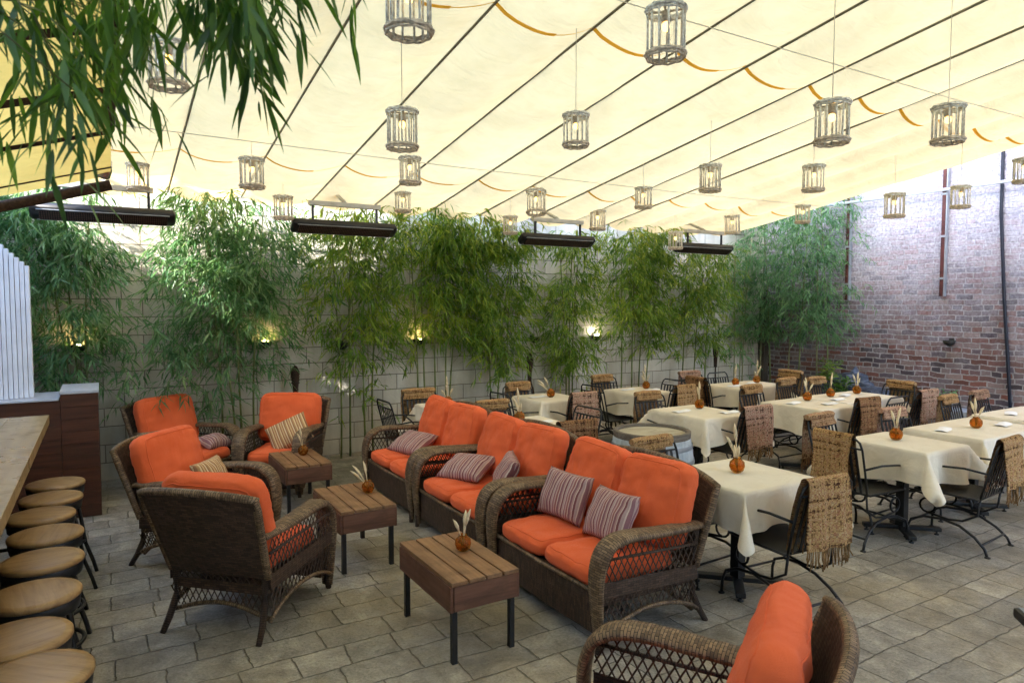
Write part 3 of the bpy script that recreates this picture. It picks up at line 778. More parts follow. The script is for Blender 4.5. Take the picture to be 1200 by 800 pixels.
def corner_bamboo():
    rg = np.random.default_rng(33)
    t = thing('bamboo_plant', 'big grey-green bamboo against the brick wall corner', 'bamboo', (10.35, 7.7, 0))
    B = np.array(t.location); cul=[]
    for k in range(6):
        by = 7.05 + .27*k + rg.uniform(-.06,.06); bx = 10.42 + rg.uniform(-.1,.12)
        ty = by + rg.uniform(-.25,.25); tx = bx - rg.uniform(0,.25); H = rg.uniform(3.3,4.0)
        pts = [np.array([bx+(tx-bx)*(i/8)**1.6, by+(ty-by)*(i/8)**1.5, H*i/8]) for i in range(9)]; cul.append((pts,H))
        m = MB(); m.tube([p-B for p in pts], [.013*(1-.6*i/8)+.002 for i in range(9)], 6); m.build('culm', M['culm_pale' if k % 2 else 'culm'], t)
    tips=[];dirs=[]
    for k in range(1900):
        pts,H = cul[rg.integers(6)]; z = rg.uniform(1.35,4.0)
        an = rg.uniform(0,2*PI); rad = rg.uniform(.05,.75)*(.45+.55*math.sin(PI*min(1,(z-1.1)/3.2)))
        f = min(7.99, z/H*8); p = pts[int(f)]
        tip = np.array([min(BRICK_X-.06, p[0]-.12+math.cos(an)*rad*.7), p[1]+math.sin(an)*rad, z])
        tip[1] = min(tip[1], 8.6)
        if mnoise.noise((tip[0]*2, tip[1]*2.0, tip[2]*2.2+5)) < -.28: continue
        tips.append(tip); dirs.append(np.array([math.cos(an)-.3, math.sin(an), rg.uniform(-.3,.4)]))
    P,D,L,W,Ro = sprays(tips, dirs, 8, .13, rg)
    P[:,0] = np.minimum(P[:,0], BRICK_X-.03)
    link_mesh('foliage', leaves_mesh('foliage', M['leaf_blue'], P-B, D, L, W, Ro), t)
corner_bamboo()

# overhanging bamboo, close to the camera at the upper left
def overhang():
    rg = np.random.default_rng(5)
    t = thing('overhanging_bamboo', 'shade-coloured leafy bamboo branches hanging in from the upper left', 'bamboo', (-.75, 1.5, 0))
    B = np.array(t.location)
    stems = [((-.75,1.5,0),(-.7,1.55,2.2),(-.25,1.7,2.95),(.2,1.75,2.95)), ((-.8,1.6,0),(-.75,1.65,2.1),(-.4,1.9,2.8),(.05,2.1,2.8)),
             ((-.85,1.4,0),(-.8,1.4,2.2),(-.3,1.45,2.9),(.3,1.6,2.95)), ((-.9,1.7,0),(-.85,1.75,2.0),(-.5,1.85,2.6),(-.15,1.9,2.62))]
    def bez(q, f):
        a,b,c,d = map(np.array, q); return a*(1-f)**3+3*b*f*(1-f)**2+3*c*f*f*(1-f)+d*f**3
    for q in stems:
        m = MB(); m.tube([bez(q,i/16)-B for i in range(17)], [.012*(1-.75*i/16)+.001 for i in range(17)], 6); m.build('culm', M['culm'], t)
    tips=[];dirs=[]
    spots = [((-.10,1.75,2.78),(.16,.2,.06),46), ((.10,1.75,2.66),(.12,.2,.08),55), ((.30,1.7,2.62),(.10,.18,.09),40), ((.46,1.66,2.66),(.10,.15,.09),34),
             ((.36,1.66,2.50),(.045,.08,.07),22), ((.40,1.7,2.42),(.03,.05,.05),8), ((-.10,1.9,2.50),(.10,.15,.09),26), ((-.07,1.95,2.40),(.035,.08,.06),10), ((.05,1.9,2.52),(.06,.1,.06),12),
             ((.16,1.8,2.52),(.04,.08,.05),9), ((-.13,1.8,2.44),(.05,.1,.06),10), ((.56,1.72,2.74),(.08,.1,.05),16), ((-.02,1.85,2.30),(.03,.08,.09),14), ((.045,1.9,2.36),(.02,.05,.06),7), ((.02,1.75,2.22),(.02,.04,.04),5), ((.13,1.9,2.40),(.02,.05,.05),6)]
    for c_, s_, n in spots:
        c_ = (c_[0]-.05 - .16*max(0, c_[0]-.1), c_[1], c_[2]+.165)
        for k in range(int(n*.62)):
            tips.append(np.array(c_)+rg.normal(0,1,3)*np.array(s_)); an = rg.uniform(0,2*PI); dirs.append(np.array([math.cos(an)*.7+.25, math.sin(an)*.7, rg.uniform(-.6,.05)]))
    P,D,L,W,Ro = sprays(tips, dirs, 7, .10, rg, 1.3, .05, .15)
    link_mesh('foliage', fine_leaves_mesh('foliage', M['leaf_dark_shaded'], P-B, D, L, W, Ro), t)
    m = MB()
    for tip in tips[::2]:
        a = min((bez(q, f) for q in stems for f in (.6,.75,.9,1.0)), key=lambda p: np.linalg.norm(p-tip))
        m.tube([a-B, (a+tip)/2+np.array([0,0,.03])-B, tip-B], .002, 3)
    m.build('twig', M['culm'], t)
overhang()

# ------------------------------------------------------------------ wall lamps and torches
def make_sconce(label, lit=None):
    t = thing('wall_lamp', label, 'wall lamp')
    m = MB(); m.lathe([(.02,-.085),(.07,-.05),(.085,.0),(.08,.002),(.06,-.035),(.0,-.06)], 14, (0,-.09,0)); m.box(-.03,.03,-.03,.0,-.06,.03)
    bo = m.build('bowl', M['terracotta'], t)
    if lit:
        m = MB(); m.lathe([(.0,.02),(.03,.012),(.04,-.01),(.025,-.03),(.0,-.035)], 12, (0,-.09,0)); m.build('bulb', lit, bo)
    return t
for (x, z, lit, lab) in ((-.23,1.50,M['lamp_glow'],'lit wall lamp glowing yellow behind the bamboo by the wood partition'),
        (1.68,1.49,M['lamp_glow'],'lit wall lamp above the torch behind the single far armchair'),
        (2.62,1.44,None,'unlit black wall lamp behind the slim airy bamboo'),
        (3.68,1.46,M['lamp_glow'],'lit wall lamp glowing yellow behind the dense middle bamboo'),
        (6.72,1.44,M['lamp_white'],'white lit wall lamp right of the narrow bamboo'),
        (5.55,1.44,None,'unlit black wall lamp above the leaning torch'),
        (9.74,1.40,None,'unlit black wall lamp above the dark torch near the corner')):
    o = make_sconce(lab, lit); o.location = (x, WALL_Y, z); o["group"] = 'lamps on the block wall'
o = make_sconce('black half-bowl lamp on the brick wall below the red downpipe'); o.location = (BRICK_X, 5.29, 1.40); o.rotation_euler = (0,0,R(-90))
def torch(x, y, z, lab, lean=0):
    t = thing('garden_torch', lab, 'torch', (x, y, 0), 0, 'torches along the block wall')
    m = MB(); m.tube([(lean*.9,0,0),(lean*.4,0,z*.55),(0,0,z-.34)], .013, 6); m.build('pole', M['bamboo_torch'], t)
    m = MB(); m.lathe([(.016,-.40),(.02,-.34),(.035,-.25),(.05,-.12),(.052,-.06),(.04,-.03),(.03,0),(.012,.02)], 12, (0,0,z)); 
    for k in range(5): m.lathe([(.043,-.20+k*.035),(.054,-.19+k*.035),(.045,-.18+k*.035)], 12, (0,0,z))
    m.build('woven_head', M['bamboo_torch'], t)
    m = MB()
    for k in range(5):
        a = k*2*PI/5; m.tube([(.03*math.cos(a),.03*math.sin(a),z-.26),(.022*math.cos(a),.022*math.sin(a),z-.42)], .006, 4)
    m.build('prong', M['bamboo_torch'], t)
torch(2.0, 8.45, 1.17, 'dark cane torch standing behind the single far armchair')
torch(5.35, 8.4, 1.2, 'leaning dark cane torch behind the second wall-side table', .16)
torch(9.27, 8.45, 1.24, 'thin dark cane torch near the wall corner')

# ------------------------------------------------------------------ brick wall fittings
def downpipe(y, z0, lab):
    t = thing('downpipe', lab, 'pipe', (BRICK_X-.05, y, z0), 0, 'red downpipes on the brick wall')
    m = MB(); m.box(-.03,.04,-.028,.022,0,6.2-z0); m.build('channel', M['rust'], t, .006)
    m = MB(); m.box(-.02,.04,-.046,-.0285,0,6.2-z0); m.build('side_strip', M['grey_metal'], t)
    for k in range(4):
        m = MB(); m.box(-.038,.05,-.05,.035,.25+k*.62,.28+k*.62); m.build('clip', M['grey_metal'], t)
downpipe(6.95, 2.0, 'red downpipe half covered by the corner bamboo')
downpipe(5.44, 2.05, 'red downpipe in the clear middle of the brick wall')
m = MB(); m.tube([(BRICK_X-.12, 7.4, 3.61), (BRICK_X-.12, -4, 3.61)], .022, 8)
tag(m.build('conduit', M['white_paint']), 'long thin white pipe running high across the brick wall', 'pipe')
m = MB(); m.tube([(BRICK_X-.02, 4.72, 6.1), (BRICK_X-.03, 4.70, 3.2), (BRICK_X-.03, 4.62, 2.0), (BRICK_X-.04, 4.52, .9), (BRICK_X-.05, 4.47, .3)], .022, 7)
tag(m.build('hanging_cable', M['cable']), 'black cable hanging down the brick wall', 'cable')
m = MB(); m.box(10.62, 10.74, 8.5, 8.64, 0, 2.1)
tag(m.build('corner_post', M['post'], None, .008), 'dark timber post standing in the wall corner', 'post')
m = MB(); m.box(10.38, BRICK_X-.003, 3.2, 6.3, 0, .42)
tag(m.build('stone_ledge', M['ledge'], None, .02), 'low pale stone ledge along the foot of the brick wall', 'ledge')
def boulder(x, y, z, sx, sy, sz, seed, lab):
    bm = bmesh.new(); bmesh.ops.create_icosphere(bm, subdivisions=4, radius=1)
    for v in bm.verts:
        p = v.co.copy(); d = 1 + .28*mnoise.noise(p*1.3+Vector((seed,0,0))) + .14*mnoise.noise(p*3+Vector((seed,5,0)))
        q = p*d; q.x = round(q.x*2.6)/2.6*.55+q.x*.45; q.z = round(q.z*2.2)/2.2*.6+q.z*.4
        v.co = Vector((q.x*sx, q.y*sy, max(-z/1.0, q.z*sz)))
    me = bpy.data.meshes.new('boulder'); bm.to_mesh(me); bm.free(); me.materials.append(M['rock'])
    o = link_mesh('boulder', me); o.location = (x, y, z); tag(o, lab, 'rock', 'slate boulders by the brick wall')
boulder(10.35, 6.55, .55, .30, .36, .30, 1, 'tallest slate boulder, leaning on the brick wall')
boulder(10.1, 7.25, .42, .38, .5, .24, 2, 'flat slate boulder nearest the corner bamboo')
boulder(10.05, 6.05, .42, .3, .34, .26, 3, 'small slate boulder on the side away from the corner')
def stem_plant(name, label, loc, n, h, mat, seed, leaf=.14):
    rg = np.random.default_rng(seed); t = thing(name, label, 'plant', loc)
    P=[];D=[];L=[];W=[];Ro=[]; m = MB()
    for k in range(n):
        an = rg.uniform(0,2*PI); rr_ = rg.uniform(0,.12); lean = rg.uniform(0,.2)
        tip = np.array([math.cos(an)*(rr_+lean), math.sin(an)*(rr_+lean), h*rg.uniform(.6,1)])
        m.tube([(math.cos(an)*rr_*.4, math.sin(an)*rr_*.4, 0), tip*np.array([.6,.6,.6]), tip], .004, 4)
        for q in range(9):
            f = .35+.65*q/8; a2 = rg.uniform(0,2*PI)
            P.append(tip*f); D.append([math.cos(a2), math.sin(a2), rg.uniform(-.2,.7)]); L.append(leaf*rg.uniform(.7,1.3)); W.append(leaf*.38); Ro.append(rg.uniform(-.6,.6))
    m.build('stem', M['culm'], t)
    link_mesh('foliage', leaves_mesh('foliage', mat, *map(np.array,(P,D,L,W,Ro))), t)
stem_plant('leafy_plant', 'bright green leafy plant growing between the slate boulders', (10.05,6.85,.55), 9, .5, M['leaf'], 3)
stem_plant('leafy_plant', 'dark grassy plant in front of the tallest slate boulder', (9.85,6.5,.3), 12, .5, M['leaf_dark_shaded'], 9, .16)
stem_plant('leafy_plant', 'small leafy plant at the foot of the brick wall beside the boulders', (10.5,5.35,.42), 6, .32, M['leaf_blue'], 4, .1)
# ------------------------------------------------------------------ wicker seating
PIPING = {}
def cushion(name, t, *a):
    me = cushion_mesh(name, *a); o = link_mesh(name, me, t); link_mesh('piping', PIPING[me.name], o); return o
def cushion_mesh(name, a, b, c, mat, p=5.0, q=2.4, n=14, wr=.006, seed=0, gather=0.0, piping=True):
    """plump cushion, half sizes a (x), b (y), c (z = thickness)"""
    m = MB(); nv = n
    def sh(ax, ay, az):
        # cube-surface point -> superellipsoid
        k = (abs(ax)**p + abs(ay)**p)
        k = (k**(q/p) + abs(az)**q)**(1/q)
        x, y, z = ax/k, ay/k, az/k
        fold = fbm(x*2.2+seed, y*2.2, z*1.5, 3)*wr*1.6
        edge = max(abs(x), abs(y))**6
        s_ = (y if abs(x) > abs(y) else x)
        gz = gather*edge*math.sin((s_*a if abs(y) > abs(x) else s_*b)*95 + 2*fbm(x*3, y*3, seed))
        f = 1 + (fold+gz)*2
        return (x*a*(1+gz*.6), y*b*(1+gz*.6), z*c*f + fold*.6)
    faces = [lambda u,v:(u,v,1), lambda u,v:(v,u,-1), lambda u,v:(1,u,v), lambda u,v:(-1,v,u), lambda u,v:(v,1,u), lambda u,v:(u,-1,v)]
    for fn in faces:
        m.grid(lambda i, j, fn=fn: sh(*fn(2*i-1, 2*j-1)), n, n)
    me = m.mesh(name, mat)
    bm = bmesh.new(); bm.from_mesh(me); bmesh.ops.remove_doubles(bm, verts=bm.verts, dist=1e-5); bmesh.ops.recalc_face_normals(bm, faces=bm.faces); bm.to_mesh(me); bm.free()
    me.polygons.foreach_set("use_smooth", [True]*len(me.polygons))
    if piping:
        pp = MB()
        for az in (.80, -.80):
            ring = []
            for k in range(96):
                a_ = 2*PI*k/96; cx_, cy_ = math.cos(a_), math.sin(a_); q_ = max(abs(cx_), abs(cy_))
                x_, y_, z_ = sh(cx_/q_, cy_/q_, az); ring.append((x_*1.004, y_*1.004, z_))
            pp.tube(ring, .0038, 5, closed=True)
        PIPING[me.name] = pp.mesh('piping', mat)
    return me
def pillow_mesh(name, a, b, c, mat, seed=0):
    m = MB(); n = 16
    for sgn in (1, -1):
        def fn(i, j, sgn=sgn):
            u, v = 2*i-1, 2*j-1
            th = ((1-u*u)*(1-v*v))**.38
            x = a*u*(1-.07*(1-v*v)*abs(u)**3); y = b*v*(1-.07*(1-u*u)*abs(v)**3)
            return (x, y, sgn*c*th*(1+.15*fbm(u*1.5+seed, v*1.5, 1)) + .008*fbm(u*2+seed, v*2, 4))
        m.grid(fn, n, n, flip=(sgn < 0))
    me = m.mesh(name, mat)
    bm = bmesh.new(); bm.from_mesh(me); bmesh.ops.remove_doubles(bm, verts=bm.verts, dist=1e-4); bm.to_mesh(me); bm.free()
    return me

ARM_W = .135
def lattice(m, fn, s0, s1, zlo, zhi, pitch=.043, k=.55, r=.0042):
    """crossing strands on surface fn(s,z) between zlo(s) and zhi(s)"""
    H = 1.0
    for sg in (1, -1):
        s = s0 - k*H - pitch
        n = int((s1 - s0 + 2*k*H)/pitch) + 2
        for i in range(n):
            b = s0 - k*H + i*pitch
            run = []
            for j in range(61):
                z = j/60*H
                ss = b + sg*k*z + (0 if sg > 0 else 0)
                ok = s0 <= ss <= s1 and zlo(ss) <= z <= zhi(ss)
                if ok: run.append((ss, z))
                if (not ok or j == 60) and run:
                    if len(run) >= 2:
                        m.tube([fn(*run[0])] + ([fn(*run[len(run)//2])] if len(run) > 6 else []) + [fn(*run[-1])], r, 4, caps=False)
                    run = []
def make_seating(kind, label):
    one = kind == 'armchair'
    W = .74 if one else 1.32
    hw = W/2
    t = thing('wicker_armchair' if one else 'wicker_loveseat', label, 'armchair' if one else 'sofa')
    ARMZ = .62
    # front apron and seat deck
    m = MB(); m.sweep([(-.02,-.12),(.02,-.12),(.02,.12),(-.02,.12)], [(-hw+.09,.37,.205),(0,.385,.205),(hw-.09,.37,.205)]); m.build('front_apron', M['wicker'], t, .004)
    m = MB(); m.tube([(-hw+.09,.392,.33),(0,.405,.33),(hw-.09,.392,.33)], .014, 6); m.build('apron_rail', M['wicker_band'], t)
    m = MB(); m.box(-hw+.08, hw-.08, -.32, .36, .25, .31); m.build('seat_deck', M['wicker'], t)
    # arms
    for sx in (-1, 1):
        xa = sx*(hw-ARM_W/2)
        path = [(-.36,.605),(-.2,.612),(0,.622),(.15,.632),(.26,.628),(.335,.60),(.385,.545),(.41,.47),(.418,.38),(.412,.25),(.40,.12),(.395,.03)]
        sec = [(-.062,-.012),(-.066,.006),(-.05,.022),(0,.028),(.05,.022),(.066,.006),(.062,-.012),(0,-.016)]
        sc_ = [.8,.95,1,1.02,1.05,1.06,1.05,1.0,.92,.8,.68,.55]
        pts = [(xa + sx*.02*math.sin(min(1,max(0,(y+.36)/.7))*PI), y, z) for y, z in path]
        # smooth the path
        P2 = []
        for i in range(len(pts)-1):
            for k in range(4):
                f = k/4; p0, p1, p2, p3 = (Vector(pts[max(0,min(len(pts)-1,i+d))]) for d in (-1,0,1,2))
                P2.append(.5*((2*p1)+(-p0+p2)*f+(2*p0-5*p1+4*p2-p3)*f*f+(-p0+3*p1-3*p2+p3)*f**3))
        P2.append(Vector(pts[-1])); S2 = np.interp(np.linspace(0,len(pts)-1,len(P2)), range(len(pts)), sc_).tolist()
        m = MB(); m.sweep(sec, P2, up=(0,0.35,1), scale=S2); m.build('arm', M['wicker_band'], t)
        m = MB(); m.tube([(xa,.40,.10),(xa,.40,.05),(xa+sx*.005,.405,0)], [.024,.022,.018], 8); m.build('front_leg', M['wicker'], t)
        m = MB(); m.tube([(xa+sx*.0,-.345,.62),(xa,-.325,.45),(xa,-.315,.3),(xa,-.325,.18),(xa+sx*.012,-.37,.08),(xa+sx*.02,-.42,0)], [.026,.024,.023,.022,.02,.017], 8); m.build('rear_leg', M['wicker'], t)
        # side panel
        xo = sx*(hw-.03)
        zl = lambda s: .10 + .105*math.sin(max(0,min(1,(s+.33)/.72))*PI)**.7
        def zh(s):
            return float(np.interp(s, [-.36,.15,.26,.335,.385,.4], [.59,.615,.60,.575,.52,.45]))
        fn = lambda s, z: (xo, s, z)
        m = MB(); lattice(m, fn, -.32, .392, zl, zh); m.build('side_lattice', M['strand'], t)
        m = MB()
        m.grid(lambda u, v: (xo+sx*.004, -.32+.71*u, .29+.035*u+.085*v), 8, 2, uvscale=(.71,.085))
        m.grid(lambda u, v: (xo-sx*.004, -.32+.71*u, .29+.035*u+.085*v), 8, 2, uvscale=(.71,.085), flip=True)
        m.tube([(xo,-.32,.505),(xo,.37,.535)], .009, 5)
        m.build('side_band', M['wicker'], t)
        m = MB(); m.tube([(xo, -.33+.72*i/14, zl(-.33+.72*i/14)) for i in range(15)], .014, 6); m.build('side_rail', M['wicker_band'], t)
    # back
    TOP = .90
    def bc(u, z, off=0):
        h2 = (hw-.045) + max(0,(z-.35))/.55*(.055 if one else .02)
        x = (2*u-1)*h2
        y = -.30 - max(0,z-.30)*.34 + off + (-.05*(1-(2*u-1)**2))*min(1,max(0,(z-.3)/.3))
        return (x, y, z)
    arch = .035 if one else .07
    ztop = lambda u: TOP - arch*abs(2*u-1)**2.2
    def slab(off, flip):
        m.grid(lambda u, v: bc(u, .36+(ztop(u)-.36)*v, off), 18, 10, uvscale=(W,.56), flip=flip)
    m = MB(); slab(.018, True); slab(-.018, False); m.build('backrest', M['wicker'], t)
    m = MB()
    rim = [bc(0, .36+(ztop(0)-.36)*k/8) for k in range(8)] + [bc(k/16, ztop(k/16)) for k in range(17)] + [bc(1, ztop(1)-(ztop(1)-.36)*(k+1)/8) for k in range(8)]
    m.tube(rim, .024, 8); m.build('back_rim', M['wicker_band'], t)
    m = MB(); lattice(m, lambda s, z: bc((s/(hw-.045)+1)/2, z), -hw+.05, hw-.05, lambda s: .10+.07*math.cos(s/hw*PI/2), lambda s: .37)
    m.build('back_lattice', M['strand'], t)
    for rz_, rr_ in ((None,.014),(.27,.011),(.37,.012)):
        m = MB(); m.tube([bc(k/12, rz_ or .10+.07*math.cos((2*k/12-1)*PI/2)) for k in range(13)], rr_, 6); m.build('back_rail', M['wicker_band'], t)
    # cushions
    n = 1 if one else 2
    cw = (W - 2*ARM_W + .01)/n
    for k in range(n):
        x = -(W-2*ARM_W)/2 + cw*(k+.5)
        o = cushion('seat_cushion', t, cw/2-.004, .335, .07, M['coral'], 8, 3.6, 22, .012, k*3.1, .004); o.location = (x, .065, .385)
        bw = (W - (.06 if one else .10))/n
        xb = (x if n == 1 else (k-.5)*bw*.98)
        o = cushion('back_cushion', t, bw/2-.004, .27, .10, M['coral'], 6.5, 2.9, 28, (.015 if one else .021), 7+k*2.3, .010); o.location = (xb, -.30 if one else -.27, .70); o.rotation_euler = (R(90+17), R(2-4*k) if n > 1 else 0, R(1.5-3*k) if n > 1 else 0)
    return t
for (y, lab) in ((3.52,'nearest wicker loveseat with coral cushions and two upright striped pillows'), (4.87,'middle wicker loveseat, one striped pillow lying flat and one leaning'), (6.20,'farthest wicker loveseat with coral cushions and one flat striped pillow')):
    inst(lambda l: make_seating('loveseat', l), 'loveseat', (2.72, y, 0), R(90), lab, 'sofa', 'wicker loveseats in a row')
for (x, y, rz, lab) in ((.78,4.51,-45,'dark wicker armchair seen from behind, nearest the bar stools'),
        (.66,5.70,-132,'wicker armchair with tan striped pillow, between the back-turned one and the wall'),
        (.74,7.83,-146,'wicker armchair with deep red cushion under the low bamboo leaves'),
        (1.60,7.40,149,'wicker armchair facing the camera with a tilted striped pillow'),
        (1.66,1.69,34,'wicker armchair cut off by the bottom edge, seen from its side')):
    inst(lambda l: make_seating('armchair', l), 'armchair', (x, y, 0), R(rz), lab, 'armchair', 'wicker armchairs')

pm = {}
def pillow(x, y, z, rot, lab, a=.23, b=.17, c=.075, mat='stripe', seed=0):
    key = (a,b,c,mat)
    if key not in pm: pm[key] = pillow_mesh('striped_pillow', a, b, c, M[mat], seed)
    o = link_mesh('striped_pillow', pm[key]); o.location = (x,y,z); o.rotation_euler = rot
    tag(o, lab, 'pillow', 'striped throw pillows')
# loveseats face -x: a pillow leaning on the back has its face toward -x
def lean_pillow(x, y, z, lean, yaw, lab, roll=0, **kw):
    mt = Matrix.Rotation(R(yaw), 4, 'Z') @ Matrix.Rotation(R(90-lean), 4, 'X') @ Matrix.Rotation(R(roll), 4, 'Z')
    pillow(x, y, z, mt.to_euler(), lab, **kw)
lean_pillow(2.73, 3.83, .615, 24, -84, 'upright striped pillow on the nearest loveseat, farther one of its pair')
lean_pillow(2.73, 3.33, .605, 26, -97, 'upright striped pillow on the nearest loveseat, beside its near arm', roll=4)
lean_pillow(2.66, 5.18, .54, 66, -70, 'striped pillow lying back flat on the middle loveseat', roll=6)
lean_pillow(2.72, 4.62, .60, 28, -112, 'striped pillow leaning near the arm of the middle loveseat', roll=-4, a=.19, b=.16)
lean_pillow(2.66, 6.38, .54, 64, -72, 'pale striped pillow lying on the farthest loveseat')
lean_pillow(.70, 5.78, .60, 25, -132+185, 'small tan striped pillow on the armchair behind the back-turned one', a=.19, b=.13, mat='stripe_tan')
lean_pillow(1.66, 7.33, .58, 40, 149-185, 'tan striped pillow tilted on its corner on the camera-facing armchair', roll=32, a=.22, b=.18, mat='stripe_tan')
lean_pillow(.98, 7.70, .50, 70, -146+180, 'small striped pillow on the red-cushioned armchair under the leaves', a=.15, b=.11)

# ------------------------------------------------------------------ side tables, vases
def make_side_table(label):
    t = thing('side_table', label, 'side table')
    hx, hy, H = .215, .37, .46
    m = MB(); pw = 2*hx/4
    for k in range(4): m.box(-hx+k*pw+.006, -hx+(k+1)*pw-.006, -hy, hy, H-.022, H)
    m.build('top_planks', M['table_top'], t, .003)
    for s_ in (-1, 1):
        m = MB(); m.box(s_*hx-(.018 if s_ > 0 else -.0), s_*hx+(.018 if s_ < 0 else 0), -hy+.006, hy-.006, H-.165, H-.0245); m.build('side_board', M['table_skirt'], t, .002)
        m = MB(); m.box(-hx+.02, hx-.02, s_*hy-(.022 if s_ > 0 else 0), s_*hy+(.022 if s_ < 0 else 0), H-.16, H-.0245); m.build('end_board', M['table_skirt_x'], t, .002)
    for sx in (-1, 1):
        for sy in (-1, 1):
            m = MB(); x = sx*(hx-.035); y = sy*(hy-.04); m.box(x-.015, x+.015, y-.015, y+.015, 0, H-.025); m.build('leg', M['black_steel'], t)
    return t
for (x, y, lab) in ((1.765,3.58,'slatted wood side table nearest the camera, in front of the first loveseat'), (1.63,5.10,'slatted wood side table between the back-turned armchair and middle loveseat'), (1.60,6.66,'slatted wood side table in front of the camera-facing armchair')):
    inst(make_side_table, 'side_table', (x, y, 0), 0, lab, 'side table', 'slatted side tables')
VSTEM = [((.03,.01,.20),(-.035,.02,.17),(.01,-.03,.22)), ((.02,.0,.24),(.035,.012,.19)), ((.10,.03,.17),(.085,.05,.14),(.06,-.01,.20)), ((.0,.015,.27),(-.03,-.02,.16),(.035,.03,.14),(-.02,.04,.20))]
def make_vase(label, variant=0):
    t = thing('vase', label, 'vase')
    m = MB(); m.lathe([(.0,.0),(.025,.001),(.040,.015),(.048,.04),(.044,.066),(.028,.082),(.022,.088),(.026,.094),(.022,.094),(.018,.086),(.038,.06),(.042,.04),(.034,.016),(.0,.006)], 18); m.build('bowl', M['amber'], t)
    for k, (dx, dy, h) in enumerate(VSTEM[variant]):
        m = MB()
        m.tube([(0,0,.02),(dx*.4,dy*.4,h*.55),(dx,dy,h)], [.003,.0035,.0035], 5)
        m.tube([(dx*.6,dy*.6,h*.68),(dx*.85,dy*.85,h*.85),(dx*1.15,dy*1.15,h*1.0),(dx*1.5,dy*1.5,h*1.12)], [.004,.011,.009,.002], 6)
        m.build('dried_stem', M['plume'], t)
    return t
def vase(x, y, z, lab, rz=0, s_=1.0):
    vr = int(rz*10) % 4
    inst(lambda l: make_vase(l, vr), 'vase%d' % vr, (x, y, z), rz, lab, 'vase', 'amber vases with dried stems', s_)
vase(1.83, 3.62, .46, 'amber vase with dried stems on the nearest side table', .4, 1.05)
vase(1.76, 5.13, .46, 'amber vase with a pale plume on the middle side table', 1.8, 1.05)
vase(1.66, 6.75, .46, 'dark amber vase on the side table by the camera-facing armchair', 2.9, 1.05)

# ------------------------------------------------------------------ dining tables
TZ = .775
def cloth_mesh(w, d, seed, over=.26):
    rr = random.Random(seed); hx, hy = w/2+.006, d/2+.006
    ph = [rr.uniform(0, 6) for _ in range(6)]
    m = MB(); n = 46
    ext = over
    def fn(i, j):
        x = (2*i-1)*(hx+ext); y = (2*j-1)*(hy+ext)
        # concentrate samples evenly
        ex = max(0, abs(x)-hx); ey = max(0, abs(y)-hy); sx = math.copysign(1, x); sy = math.copysign(1, y)
        cx = max(-hx, min(hx, x)); cy = max(-hy, min(hy, y))
        if ex == 0 and ey == 0:
            return (x, y, TZ+.004+.0015*fbm(x*5+seed, y*5, 0))
        h = math.hypot(ex, ey); h = h if h < ext else ext + (h-ext)*.6
        an = math.atan2(ey, ex)
        if ex > 0 and ey > 0:
            flare = .10 + .55*math.sin(2*an)**2
            ox, oy = math.cos(an), math.sin(an)
        else:
            flare = .10; ox, oy = (1, 0) if ex > 0 else (0, 1)
        along = y if ex > ey else x
        edge_fall = min(1, (abs(along)/ (hy if ex > ey else hx))) if not (ex > 0 and ey > 0) else 1
        fold = .032*math.sin(along*9+ph[0]) + .02*math.sin(along*19+ph[1]) + .05*fbm(along*4+seed*3, h*2, seed)
        out = h*flare + fold*(h/ext)*(.6+.5*edge_fall)
        out = max(.004, out+.006)
        drop = h*.93 + .02*math.sin(along*7+ph[2])*(h/ext)
        if h < .04: drop *= (.5+.5*h/.04)
        return (cx+sx*ox*out, cy+sy*oy*out, TZ+.003-drop)
    m.grid(fn, n, n, uvscale=(1.2,1.2))
    return m.mesh('tablecloth', M['linen'])
def make_table(w, d):
    t = thing('dining_table', '', 'dining table')
    m = MB(); m.box(-w/2, w/2, -d/2, d/2, TZ-.03, TZ); m.build('table_top', M['bar_front'], t, .006)
    m = MB(); m.box(-.036, .036, -.036, .036, .06, TZ-.03); m.build('post', M['black_steel'], t, .004)
    for a in (45, -45):
        m = MB(); q = Vector((math.cos(R(a)), math.sin(R(a)), 0)); p = Vector((-q.y, q.x, 0))
        zz = .045 if a > 0 else .048
        m.obox((0,0,zz), q*.30, p*.032, (0,0,.016)); fb = m.build('foot_bar', M['black_steel'], t, .006)
        for s_ in (-1, 1):
            m = MB(); c_ = q*.27*s_; m.lathe([(.02,0),(.02,.008),(.008,.012),(.008,.03)], 8, (c_.x, c_.y, 0), True); m.build('glide', M['black_steel'], fb)
    return t
TABLES = {
 'A': (3.73,3.17,.72,.70,'behind the nearest loveseat'),
 'B': (5.80,3.20,.62,.70,'second along the front row'),
 'C': (7.02,3.22,1.15,.66,'third along the front row, with two napkins'),
 'D': (8.42,3.30,1.10,.66,'cut off by the right edge of the picture'),
 'E': (5.52,5.25,.66,.80,'beyond the barrel'),
 'F': (7.05,5.00,.66,.78,'just left of the boulder-side table'),
 'P': (8.02,5.12,1.12,.66,'closest to the slate boulders, with two vases'),
 'G': (7.95,6.66,1.00,.62,'in the far corner, with two vases'),
 'H': (6.15,6.95,.60,.64,'by the wall, right of the leaning torch'),
 'I': (4.76,7.05,.60,.64,'by the wall, under the leaning torch'),
 'J': (3.58,5.60,.60,.66,'behind the middle loveseat'),
 'K': (3.42,7.05,.60,.62,'behind the farthest loveseat'),
}
